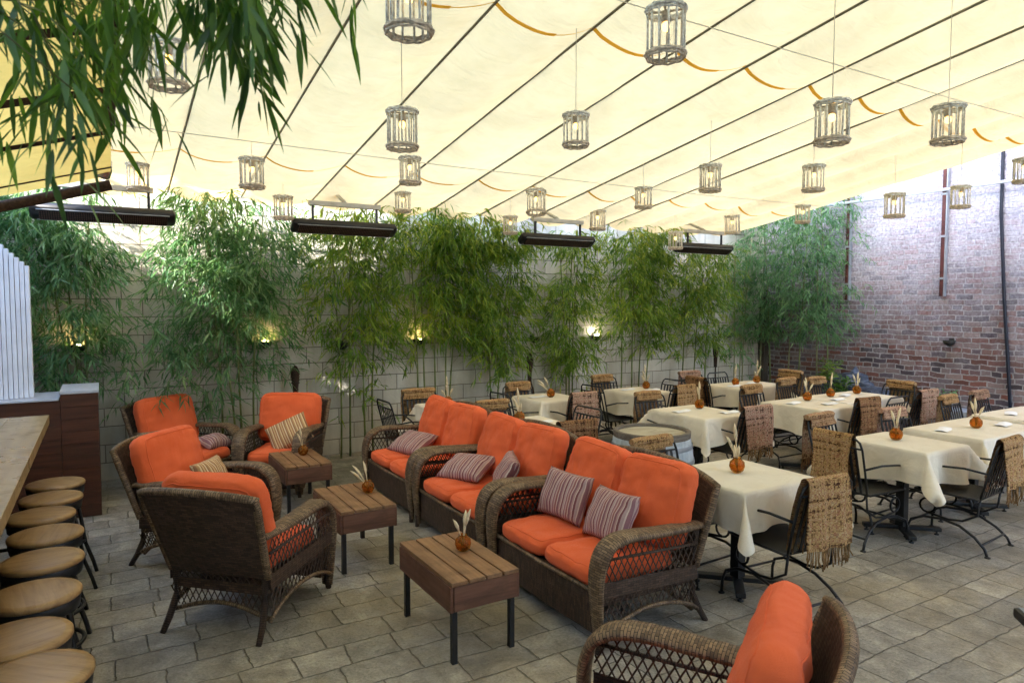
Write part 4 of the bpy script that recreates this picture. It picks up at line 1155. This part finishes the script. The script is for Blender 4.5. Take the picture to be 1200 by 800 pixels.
for i, (k, (x, y, w, d, ph)) in enumerate(TABLES.items()):
    t = make_table(w, d); t.location = (x, y, 0); tag(t, 'black pedestal table under a cream cloth ' + ph, 'dining table', 'cloth-covered dining tables')
    o = link_mesh('tablecloth', cloth_mesh(w, d, i+1, .27 + .02*(i % 3))); o.location = (x, y, 0)
    tag(o, 'cream cloth draped over the table ' + ph, 'tablecloth', 'cream tablecloths')
TT = TZ + .006
for (x, y, lab, rz) in ((3.74,3.20,'amber vase on the cloth table behind the nearest loveseat',.3), (5.80,3.27,'amber vase on the second table of the front row',1.2), (7.0,3.20,'amber vase with a broad pale leaf on the third front-row table',2.0),
        (5.66,5.38,'amber vase with plume on the table beyond the barrel',.9), (7.24,5.16,'amber vase with a yellow plume on the table left of the boulder-side pair',2.4), (7.78,5.22,'amber vase at the left end of the boulder-side table',.1), (8.33,5.22,'amber vase at the right end of the boulder-side table',1.6),
        (7.72,6.66,'dark vase at the left end of the far corner table',.5), (8.24,6.72,'dark vase with slanting plume at the right end of the far corner table',2.7), (6.36,7.02,'amber vase on the wall table right of the leaning torch',1.1), (4.77,7.0,'amber vase with forked stems on the wall table under the leaning torch',2.2),
        (3.5,5.68,'amber vase on the table behind the middle loveseat',.7), (3.37,7.03,'amber vase with forked stems on the table behind the farthest loveseat',1.9)):
    vase(x, y, TT, lab, rz, 1.12)
nm = MB()
def nfn(u, v): return ((u-.5)*.24, (v-.5)*.11, .004 + .010*(1-(2*v-1)**2) + .004*math.sin(u*7))
nm.grid(nfn, 8, 6); nm.grid(lambda u, v: (nfn(u,v)[0]*.9, nfn(u,v)[1]*.8, .002), 4, 4, flip=True)
nme = nm.mesh('folded_napkin', M['napkin'])
for (x, y, rz, lab) in ((6.62,3.30,.3,'white napkin at the left end of the third front-row table'), (7.40,3.15,.2,'white napkin at the right end of the third front-row table'), (8.2,3.42,.4,'white napkin on the table cut off by the right edge'),
        (5.33,5.33,.2,'white napkin left of the vase on the table beyond the barrel'), (5.72,5.02,.1,'white napkin right of the vase on the table beyond the barrel'), (6.9,5.1,.3,'white napkin left of the yellow plume vase'), (7.2,4.85,.1,'white napkin right of the yellow plume vase'),
        (7.62,5.02,.2,'white napkin at the left end of the boulder-side table'), (8.05,5.2,.4,'white napkin between the two vases of the boulder-side table'), (7.6,6.6,.1,'white napkin beside the left vase of the far corner table'), (8.05,6.68,.5,'white napkin between the two vases of the far corner table'),
        (6.05,7.05,.2,'white napkin left of the vase on the wall table by the fourth bamboo'), (6.32,6.85,.3,'white napkin right of the vase on the wall table by the fourth bamboo'), (4.62,7.08,.2,'white napkin left of the vase under the leaning torch'), (3.66,5.55,.1,'white napkin on the table behind the middle loveseat')):
    o = link_mesh('folded_napkin', nme); o.location = (x, y, TT); o.rotation_euler = (0,0,rz); tag(o, lab, 'napkin', 'white napkins on the tables')

# ------------------------------------------------------------------ wrought iron chairs
BTOP, BY = .88, -.33
def make_chair(label):
    t = thing('iron_chair', label, 'chair')
    m = MB(); m.box(-.225, .225, -.21, .24, .425, .437); o = m.build('seat', M['seat_mesh'], t, .004)
    m = MB(); m.tube([(-.23,-.215,.43),(.23,-.215,.43),(.23,.245,.43),(-.23,.245,.43)], .0095, 6, closed=True); m.build('seat_frame', M['iron'], t)
    yb = lambda z: -.215 + (BY+.215)*(z-.42)/(BTOP-.42)
    fr = [(-.205,yb(.42),.42),(-.215,yb(.6),.6),(-.218,yb(.80),.80),(-.205,yb(.855),.855),(-.175,yb(.88),.88),(.175,yb(.88),.88),(.205,yb(.855),.855),(.218,yb(.80),.80),(.215,yb(.6),.6),(.205,yb(.42),.42)]
    m = MB(); m.tube(fr, .0095, 6, up=(0,1,0)); m.tube([(-.218,yb(.805),.805),(.218,yb(.805),.805)], .0075, 6); m.build('back_frame', M['iron'], t)
    for k in range(7):
        x = -.16+k*.32/6
        m = MB(); m.obox((x*.98, (yb(.44)+yb(.80))/2, .62), (.011,0,0), (0, (yb(.80)-yb(.44))/2, .182), (0,.0025,.001)); m.build('slat', M['iron'], t)
    for s_ in (-1, 1):
        x = s_*.225
        m = MB(); m.tube([(s_*.216,yb(.64),.64),(s_*.26,-.12,.665),(s_*.275,.05,.655),(s_*.268,.19,.635),(s_*.25,.235,.60),(s_*.235,.23,.52),(s_*.23,.21,.43)], .009, 6); m.build('armrest', M['iron'], t)
        m = MB(); m.tube([(s_*.235,.30,0),(s_*.232,.295,.10),(s_*.225,.27,.165),(s_*.215,.18,.205),(s_*.205,.05,.215),(s_*.205,-.08,.19),(s_*.215,-.19,.13),(s_*.228,-.265,.06),(s_*.235,-.29,0)], .0105, 6)
        lb = m.build('leg_bow', M['iron'], t)
        m = MB(); m.tube([(s_*.20+.0,.16+.058*math.cos(a), .30+.058*math.sin(a)) for a in [R(q) for q in range(-90,640,30)]], .009, 6, up=(1,0,0)); m.tube([(s_*.20,.16,.242),(s_*.205,.0,.222),(s_*.205,-.1,.235),(s_*.20,-.20,.30),(s_*.20,-.215,.42)], .009, 6); m.build('spring_scroll', M['iron'], t)
        for (fy) in (.30, -.29):
            m = MB(); m.lathe([(.022,0),(.022,.006),(.012,.012)], 8, (s_*.235, fy, 0), True); m.build('foot', M['iron'], lb)
    for (hx_, y_, z_) in ((.23,.275,.15),(.225,-.245,.085),(.21,.16,.36)):
        m = MB(); m.tube([(-hx_,y_,z_),(hx_,y_,z_)], .0085, 6); m.build('cross_bar', M['iron'], t)
    return t
yb_ = lambda z: -.215 + (BY+.215)*(z-.42)/(BTOP-.42)
throw_cache = {}
def throw_meshes(kind, seed):
    key = (kind, seed)
    if key in throw_cache: return throw_cache[key]
    rr = random.Random(seed); wd = .34 + .03*(seed % 3)
    off = rr.uniform(-.04,.04)
    inL = .30 + rr.uniform(-.03,.06); outL = (.36 if kind == 'draped' else .10) + rr.uniform(-.03,.06)
    if kind == 'rolled': inL, outL = .05 + rr.uniform(0,.03), .36 + rr.uniform(-.04,.05)
    path = []
    def front(z): return yb_(z)
    n = 10
    # outside (behind the back) -> over the top -> inside (seat side)
    so, si = (outL, inL)
    for k in range(n+1):
        d = so*(1-k/n); path.append((BY-.030-.05*d+.0, BTOP+.012-d))
    path += [(BY-.018, BTOP+.032), (BY, BTOP+.040), (BY+.018, BTOP+.032)]
    for k in range(n+1):
        d = si*k/n; z = BTOP+.012-d; path.append((yb_(z)+.026, z))
    mu = MB(); nu = 14
    def fn(u, v, s_=0):
        k = v*(len(path)-1); i = min(len(path)-2, int(k)); f = k-i
        y = path[i][0]*(1-f)+path[i+1][0]*f; z = path[i][1]*(1-f)+path[i+1][1]*f
        x = off + (u-.5)*wd*(1+.05*math.sin(v*9+seed)) + .012*fbm(v*2, u*2, seed)
        amp = .014*abs(z-BTOP)/.4
        y += amp*math.sin(u*14+seed) * (1 if y < yb_(z) else .4) + (.006*fbm(u*3, v*6, seed+2))
        out = -1 if y < yb_(z)-.005 else (1 if y > yb_(z)+.005 else 0)
        return (x, y + s_*.005*out, z + s_*(.006 if out == 0 else 0))
    mu.grid(lambda u, v: fn(u, v, 1), nu, 40, uvscale=(wd, so+si))
    mu.grid(lambda u, v: fn(u, v, -.4), nu, 40, uvscale=(wd, so+si), flip=True)
    if kind == 'rolled':
        # the folded bulk lying along the top rail
        def rl(u, v):
            a = 2*PI*v; r = (.040+.006*fbm(u*4, math.cos(a), math.sin(a)+seed))*(1-.25*abs(2*u-1)**6)
            return (off+(u-.5)*(wd+.015), BY+1.05*r*math.cos(a)-.005, BTOP+.022+.85*r*math.sin(a))
        mu.grid(rl, 16, 14, uvscale=(wd, .25))
        for e in (0, 1):
            ring = [rl(e, j/14) for j in range(14)]; mu.add(ring, [tuple(range(14)) if e else tuple(range(13,-1,-1))])
    body = mu.mesh('throw_body', M['tweed'])
    ends = [0.0]
    if kind == 'draped': ends.append(1.0)
    fringe = []
    for v in ends:
        fr = MB()
        for k in range(34):
            u = (k+.5)/34
            p = Vector(fn(u, v)); L = rr.uniform(.075,.13)
            q = p + Vector((rr.uniform(-.012,.012), rr.uniform(-.008,.004), -L*.55)); e = p + Vector((rr.uniform(-.02,.02), rr.uniform(-.014,.008), -L))
            fr.tube([p+Vector((0,0,.008)), q, e], [.0042,.0046,.0035], 4)
        fringe.append(fr.mesh('fringe', M['tweed']))
    throw_cache[key] = (body, fringe)
    return throw_cache[key]
def short(w_):
    for a, b in (('the wall table right of the leaning torch', 'wall table right of leaning torch'), ('the wall table under the leaning torch', 'wall table under leaning torch'), ('the table cut off by the right edge', 'table cut by right edge'), ('the table left of the boulder-side pair', 'table left of boulder table'),
                 ('the boulder-side table', 'boulder table'), ('the table behind the', 'table behind the'), ('the far corner table', 'far corner table'), ('the table beyond the barrel', 'table beyond barrel'), ('front-row table', 'front-row table'), (', before the barrel', ''), (', by the right edge', ''), (', armrest showing', ''), (' place', '')):
        w_ = w_.replace(a, b)
    return w_
FACE = {'N': 0, 'S': PI, 'E': -PI/2, 'W': PI/2}     # N faces the block wall
CH = [  # back-top position, facing, throw, seed, where
 (3.72,2.49,'N','draped',1,'near side of the table behind the nearest loveseat','heavily fringed brown'),
 (3.63,3.90,'S','rolled',2,'far side of the table behind the nearest loveseat, before the barrel','tan'),
 (5.05,3.33,'E','draped',3,'left end of the second front-row table','tan and red'),
 (6.00,2.50,'N','draped',4,'near side of the second front-row table, by the right edge','rust brown'),
 (5.73,3.94,'S','rolled',5,'far side of the second front-row table','multicoloured'),
 (6.66,3.78,'S','rolled',6,'far side of the third front-row table, left place','pale tan'),
 (8.11,3.99,'S','rolled',7,'far side of the table cut off by the right edge, left place','pinkish'),
 (8.79,4.01,'S','rolled',8,'far side of the table cut off by the right edge, right place','greyish'),
 (8.43,4.41,'N','draped',9,'near side of the boulder-side table, right place','brown tweed'),
 (7.22,4.38,'N','draped',10,'near side of the table left of the boulder-side pair','light brown'),
 (7.78,4.36,'N',None,0,'near side of the boulder-side table, left place',''),
 (9.00,5.05,'W','rolled',11,'right end of the boulder-side table','dark brown'),
 (5.64,4.60,'N','draped',12,'near side of the table beyond the barrel','tan fringed'),
 (5.44,5.95,'S','rolled',13,'far side of the table beyond the barrel','brown striped'),
 (6.31,6.27,'N','draped',14,'near side of the wall table right of the leaning torch','yellow-brown'),
 (7.16,6.85,'E','draped',15,'left end of the far corner table','golden'),
 (7.62,7.42,'S','rolled',16,'far side of the far corner table, left place','reddish'),
 (6.82,6.95,'W',None,0,'right end of the wall table right of the leaning torch',''),
 (8.10,7.35,'S',None,0,'far side of the far corner table, right place',''),
 (6.95,5.76,'S','rolled',17,'far side of the table left of the boulder-side pair','dull brown'),
 (8.01,6.05,'S','rolled',18,'far side of the boulder-side table, left place','pale grey-tan'),
 (9.02,6.72,'W','rolled',19,'right end of the far corner table','brown'),
 (8.52,5.92,'S','rolled',20,'far side of the boulder-side table, right place','pale'),
 (6.14,7.67,'S','rolled',21,'far side of the wall table right of the leaning torch','yellow'),
 (5.42,7.02,'E',None,0,'left end of the wall table right of the leaning torch, armrest showing',''),
 (4.82,6.34,'N','draped',22,'near side of the wall table under the leaning torch','yellow tweed'),
 (4.26,5.56,'W',None,0,'right end of the table behind the middle loveseat',''),
 (3.55,4.84,'N','draped',23,'near side of the table behind the middle loveseat','straw-coloured'),
 (4.59,7.52,'S','rolled',24,'far side of the wall table under the leaning torch','brown and yellow'),
 (4.02,6.98,'E',None,0,'left end of the wall table under the leaning torch',''),
 (3.50,6.26,'S','rolled',25,'far side of the table behind the middle loveseat','straw yellow'),
 (3.22,6.33,'N',None,0,'near side of the table behind the farthest loveseat',''),
 (3.24,7.55,'S','rolled',26,'far side of the table behind the farthest loveseat','ochre'),
 (2.62,7.10,'E',None,0,'left end of the table behind the farthest loveseat',''),
]
for (bx, by, fc, th, sd_, where, shade) in CH:
    rz = FACE[fc]; rg_ = random.Random(int(bx*100+by*10)); rz += R(rg_.uniform(-5,5))
    f = Vector((-math.sin(rz), math.cos(rz), 0)); p = Vector((bx, by, 0)) + f*(-BY)
    state = {'draped': 'with hanging throw', 'rolled': 'with folded throw', None: 'without a throw'}[th]
    inst(make_chair, 'chair', (p.x, p.y, 0), rz, 'iron chair ' + state + ', ' + short(where), 'chair', 'black iron dining chairs')
    if th:
        body, fr = throw_meshes(th, sd_ % 7)
        o = link_mesh('throw_blanket', body); o.location = p; o.rotation_euler = (0,0,rz)
        tag(o, (shade + (' throw hung' if th == 'draped' else ' throw folded') + ' on chair, ' + short(where)), 'throw blanket', 'tweed throws on the chairs')
        for q in fr: link_mesh('fringe', q, o)

# ------------------------------------------------------------------ barrel, dark table
t = thing('wine_barrel', 'pale blue wine barrel with worn grey rim behind the nearest loveseat', 'barrel', (4.02, 4.36, 0)); t.scale = (1.13,1.13,1.0)
m = MB(); m.lathe([(.27,0),(.30,.2),(.325,.42),(.325,.5),(.305,.7),(.285,.84),(.265,.86)], 28); m.build('staves', M['barrel'], t)
m = MB(); m.lathe([(.288,.80),(.292,.862),(.286,.868),(.262,.868),(.256,.862),(.256,.83)], 28); m.build('rim', M['barrel_rim'], t)
m = MB(); m.lathe([(.257,.842),(.0,.842)], 28); m.build('lid', M['barrel_lid'], t)
for z in (.12,.28,.62,.745):
    rr_ = float(np.interp(z, [0,.2,.42,.5,.7,.84], [.27,.30,.325,.325,.305,.285])) + .004
    m = MB(); m.lathe([(rr_,z-.02),(rr_+.003,z),(rr_,z+.02)], 28); m.build('hoop', M['grey_metal'], t)
t = thing('dark_table', 'dark square table with pale reflection-coloured top cut off by the right edge', 'table', (3.00, .71, 0))
m = MB(); m.box(-.36,.36,-.36,.36,.735,.775); m.build('table_top', M['black_steel'], t, .012)
m = MB(); m.box(-.345,.345,-.345,.345,.776,.779); m.build('top_reflection', M['ledge'], t)  # pale sheet standing in for the reflection on the dark top
m = MB(); m.box(-.3,.3,-.3,.3,.69,.733); m.build('apron', M['black_steel'], t)
m = MB(); m.box(-.04,.04,-.04,.04,.05,.69); m.build('post', M['black_steel'], t)
for a in (0, 90):
    m = MB(); q = Vector((math.cos(R(a)), math.sin(R(a)),0)); m.obox((0,0,.03 + a*.00003), q*.3, Vector((-q.y,q.x,0))*.035, (0,0,.02)); m.build('foot_bar', M['black_steel'], t)
t.rotation_euler = (0,0,R(45))

# ------------------------------------------------------------------ bar, stools, partition, screen
t = thing('bar_counter', 'long bar counter with thick pale wood top along the left side', 'bar counter', (-.9, 4.4, 0))
m = MB()
for k in range(5): m.box(-.75+k*.255, -.75+(k+1)*.255-.0015, -3.4, 2.06, 1.0, 1.07)
m.build('counter_top', M['bar_wood'], t, .003)
m = MB(); m.box(-.6,.18,-3.3,1.95,.08,.997); m.build('front_panel', M['bar_front'], t)
m = MB(); m.tube([(.33,-3.3,.18),(.33,1.9,.18)], .02, 8); m.build('foot_rail', M['black_steel'], t)
m = MB()
for y in (-3,-1.5,0,1.6): m.tube([(.181,y,.18),(.33,y,.18)], .014, 6)
m.build('rail_bracket', M['black_steel'], t)
def make_stool(label):
    t = thing('bar_stool', label, 'bar stool')
    H = .68
    m = MB(); m.lathe([(.0,H-.001),(.15,H),(.176,H-.003),(.181,H-.010),(.181,H-.024),(.176,H-.028),(.0,H-.028)], 36); m.build('seat', M['stool_wood'], t)
    m = MB(); m.lathe([(.172,H-.0285),(.176,H-.04),(.17,H-.085),(.0,H-.085)], 32); m.build('seat_ring', M['black_steel'], t)
    m = MB(); m.lathe([(.03,.34),(.03,H-.086)], 12); m.build('screw_post', M['black_steel'], t)
    for k in range(4):
        a = R(45+90*k); c_, s_ = math.cos(a), math.sin(a)
        m = MB(); m.tube([(c_*.10,s_*.10,H-.09),(c_*.135,s_*.135,H-.20),(c_*.15,s_*.15,.38),(c_*.17,s_*.17,.22),(c_*.215,s_*.215,.08),(c_*.235,s_*.235,.0)], .013, 6); m.build('leg', M['black_steel'], t)
    m = MB(); m.tube([(.168*math.cos(R(q)), .168*math.sin(R(q)), .24) for q in range(0,360,15)], .011, 6, closed=True); m.build('foot_ring', M['black_steel'], t)
    m = MB(); m.tube([(-.11,-.11,.42),(.11,.11,.42)], .01, 5); m.tube([(.11,-.11,.425),(-.11,.11,.425)], .01, 5); m.build('brace', M['black_steel'], t)
    return t
SY = [5.78,5.36,4.95,4.52,4.07,3.60,3.15,2.80]
SX = [-.315,-.32,-.35,-.30,-.29,-.29,-.31,-.235]
ORD = ['farthest', 'second farthest', 'third farthest', 'fourth farthest', 'fourth nearest', 'third nearest', 'second nearest', 'nearest']
for x, y, o_ in zip(SX, SY, ORD):
    inst(make_stool, 'stool', (x, y, 0), y*3.1, 'round wood-topped bar stool, %s in the row at the bar' % o_, 'bar stool', 'bar stools in a row')
t = thing('wood_partition', 'dark red boarded partition with grey stone cap at the end of the bar', 'partition', (-.5, 7.26, 0))
m = MB()
for k in range(9): m.box(-1.0, .10+.06, 0, .62, .02+k*.118, .02+(k+1)*.118-.002)
m.build('panel', M['red_wood'], t)
m = MB()
for k in range(10): m.box(.163, .45, -.004, .66, .005+k*.113, .005+(k+1)*.113-.002)
m.build('end_post', M['red_wood'], t)
m = MB(); m.box(.155, .458, -.012, .67, 1.136, 1.16); m.build('post_cap', M['stone_cap'], t, .003)
m = MB(); m.box(-1.0, .150, -.012, .63, 1.083, 1.098); m.build('panel_cap', M['stone_cap'], t, .003)
t = thing('folding_screen', 'white ribbed folding screen standing on the partition', 'screen', (-.75, 7.45, 1.1))
prv = None
for k in range(9):
    x = -.10 + .036*k; z1 = 1.47 - .036*k; dy = .05 if k % 2 else -.03
    m = MB(); m.obox((x, .02*k*.4, z1/2+.0), (.016,0,0), (.0,.045,0), (.0,0,z1/2)); o = m.build('slat', M['white_paint'], t, .003); o.rotation_euler = (0,0,R(24 if k % 2 else -20)*.0)

# ------------------------------------------------------------------ light
SUN = Vector((1, .35, -.65)).normalized()
sun = bpy.data.lights.new('sun', 'SUN'); sun.energy = 2.2; sun.angle = R(.5); sun.color = (1, .95, .86)
so = bpy.data.objects.new('sun', sun); col.objects.link(so); so.rotation_euler = SUN.to_track_quat('-Z', 'Y').to_euler()
world = bpy.data.worlds.new('World'); sc.world = world; world.use_nodes = True
nt = world.node_tree; nt.nodes.clear()
sky = nt.nodes.new('ShaderNodeTexSky'); sky.sky_type = 'NISHITA'; sky.sun_disc = False
el = math.asin(-SUN.z); to = -SUN
sky.sun_elevation = el; sky.sun_rotation = math.atan2(to.x, to.y)
sky.air_density = 1.0; sky.dust_density = 2.0; sky.ozone_density = 1.0
bg = nt.nodes.new('ShaderNodeBackground'); bg.inputs[1].default_value = .15
ow = nt.nodes.new('ShaderNodeOutputWorld'); nt.links.new(sky.outputs[0], bg.inputs[0]); nt.links.new(bg.outputs[0], ow.inputs[0])

sc.view_settings.view_transform = 'Standard'; sc.view_settings.look = 'None'; sc.view_settings.gamma = 1
sc.view_settings.exposure = 3.65
cy = sc.cycles
cy.use_denoising = True
try: cy.denoiser = 'OPENIMAGEDENOISE'
except Exception: pass
cy.max_bounces = 8; cy.diffuse_bounces = 5; cy.glossy_bounces = 3; cy.transmission_bounces = 6; cy.transparent_max_bounces = 8
cy.sample_clamp_indirect = 8; cy.caustics_reflective = False; cy.caustics_refractive = False
cy.use_adaptive_sampling = True; cy.adaptive_threshold = .02
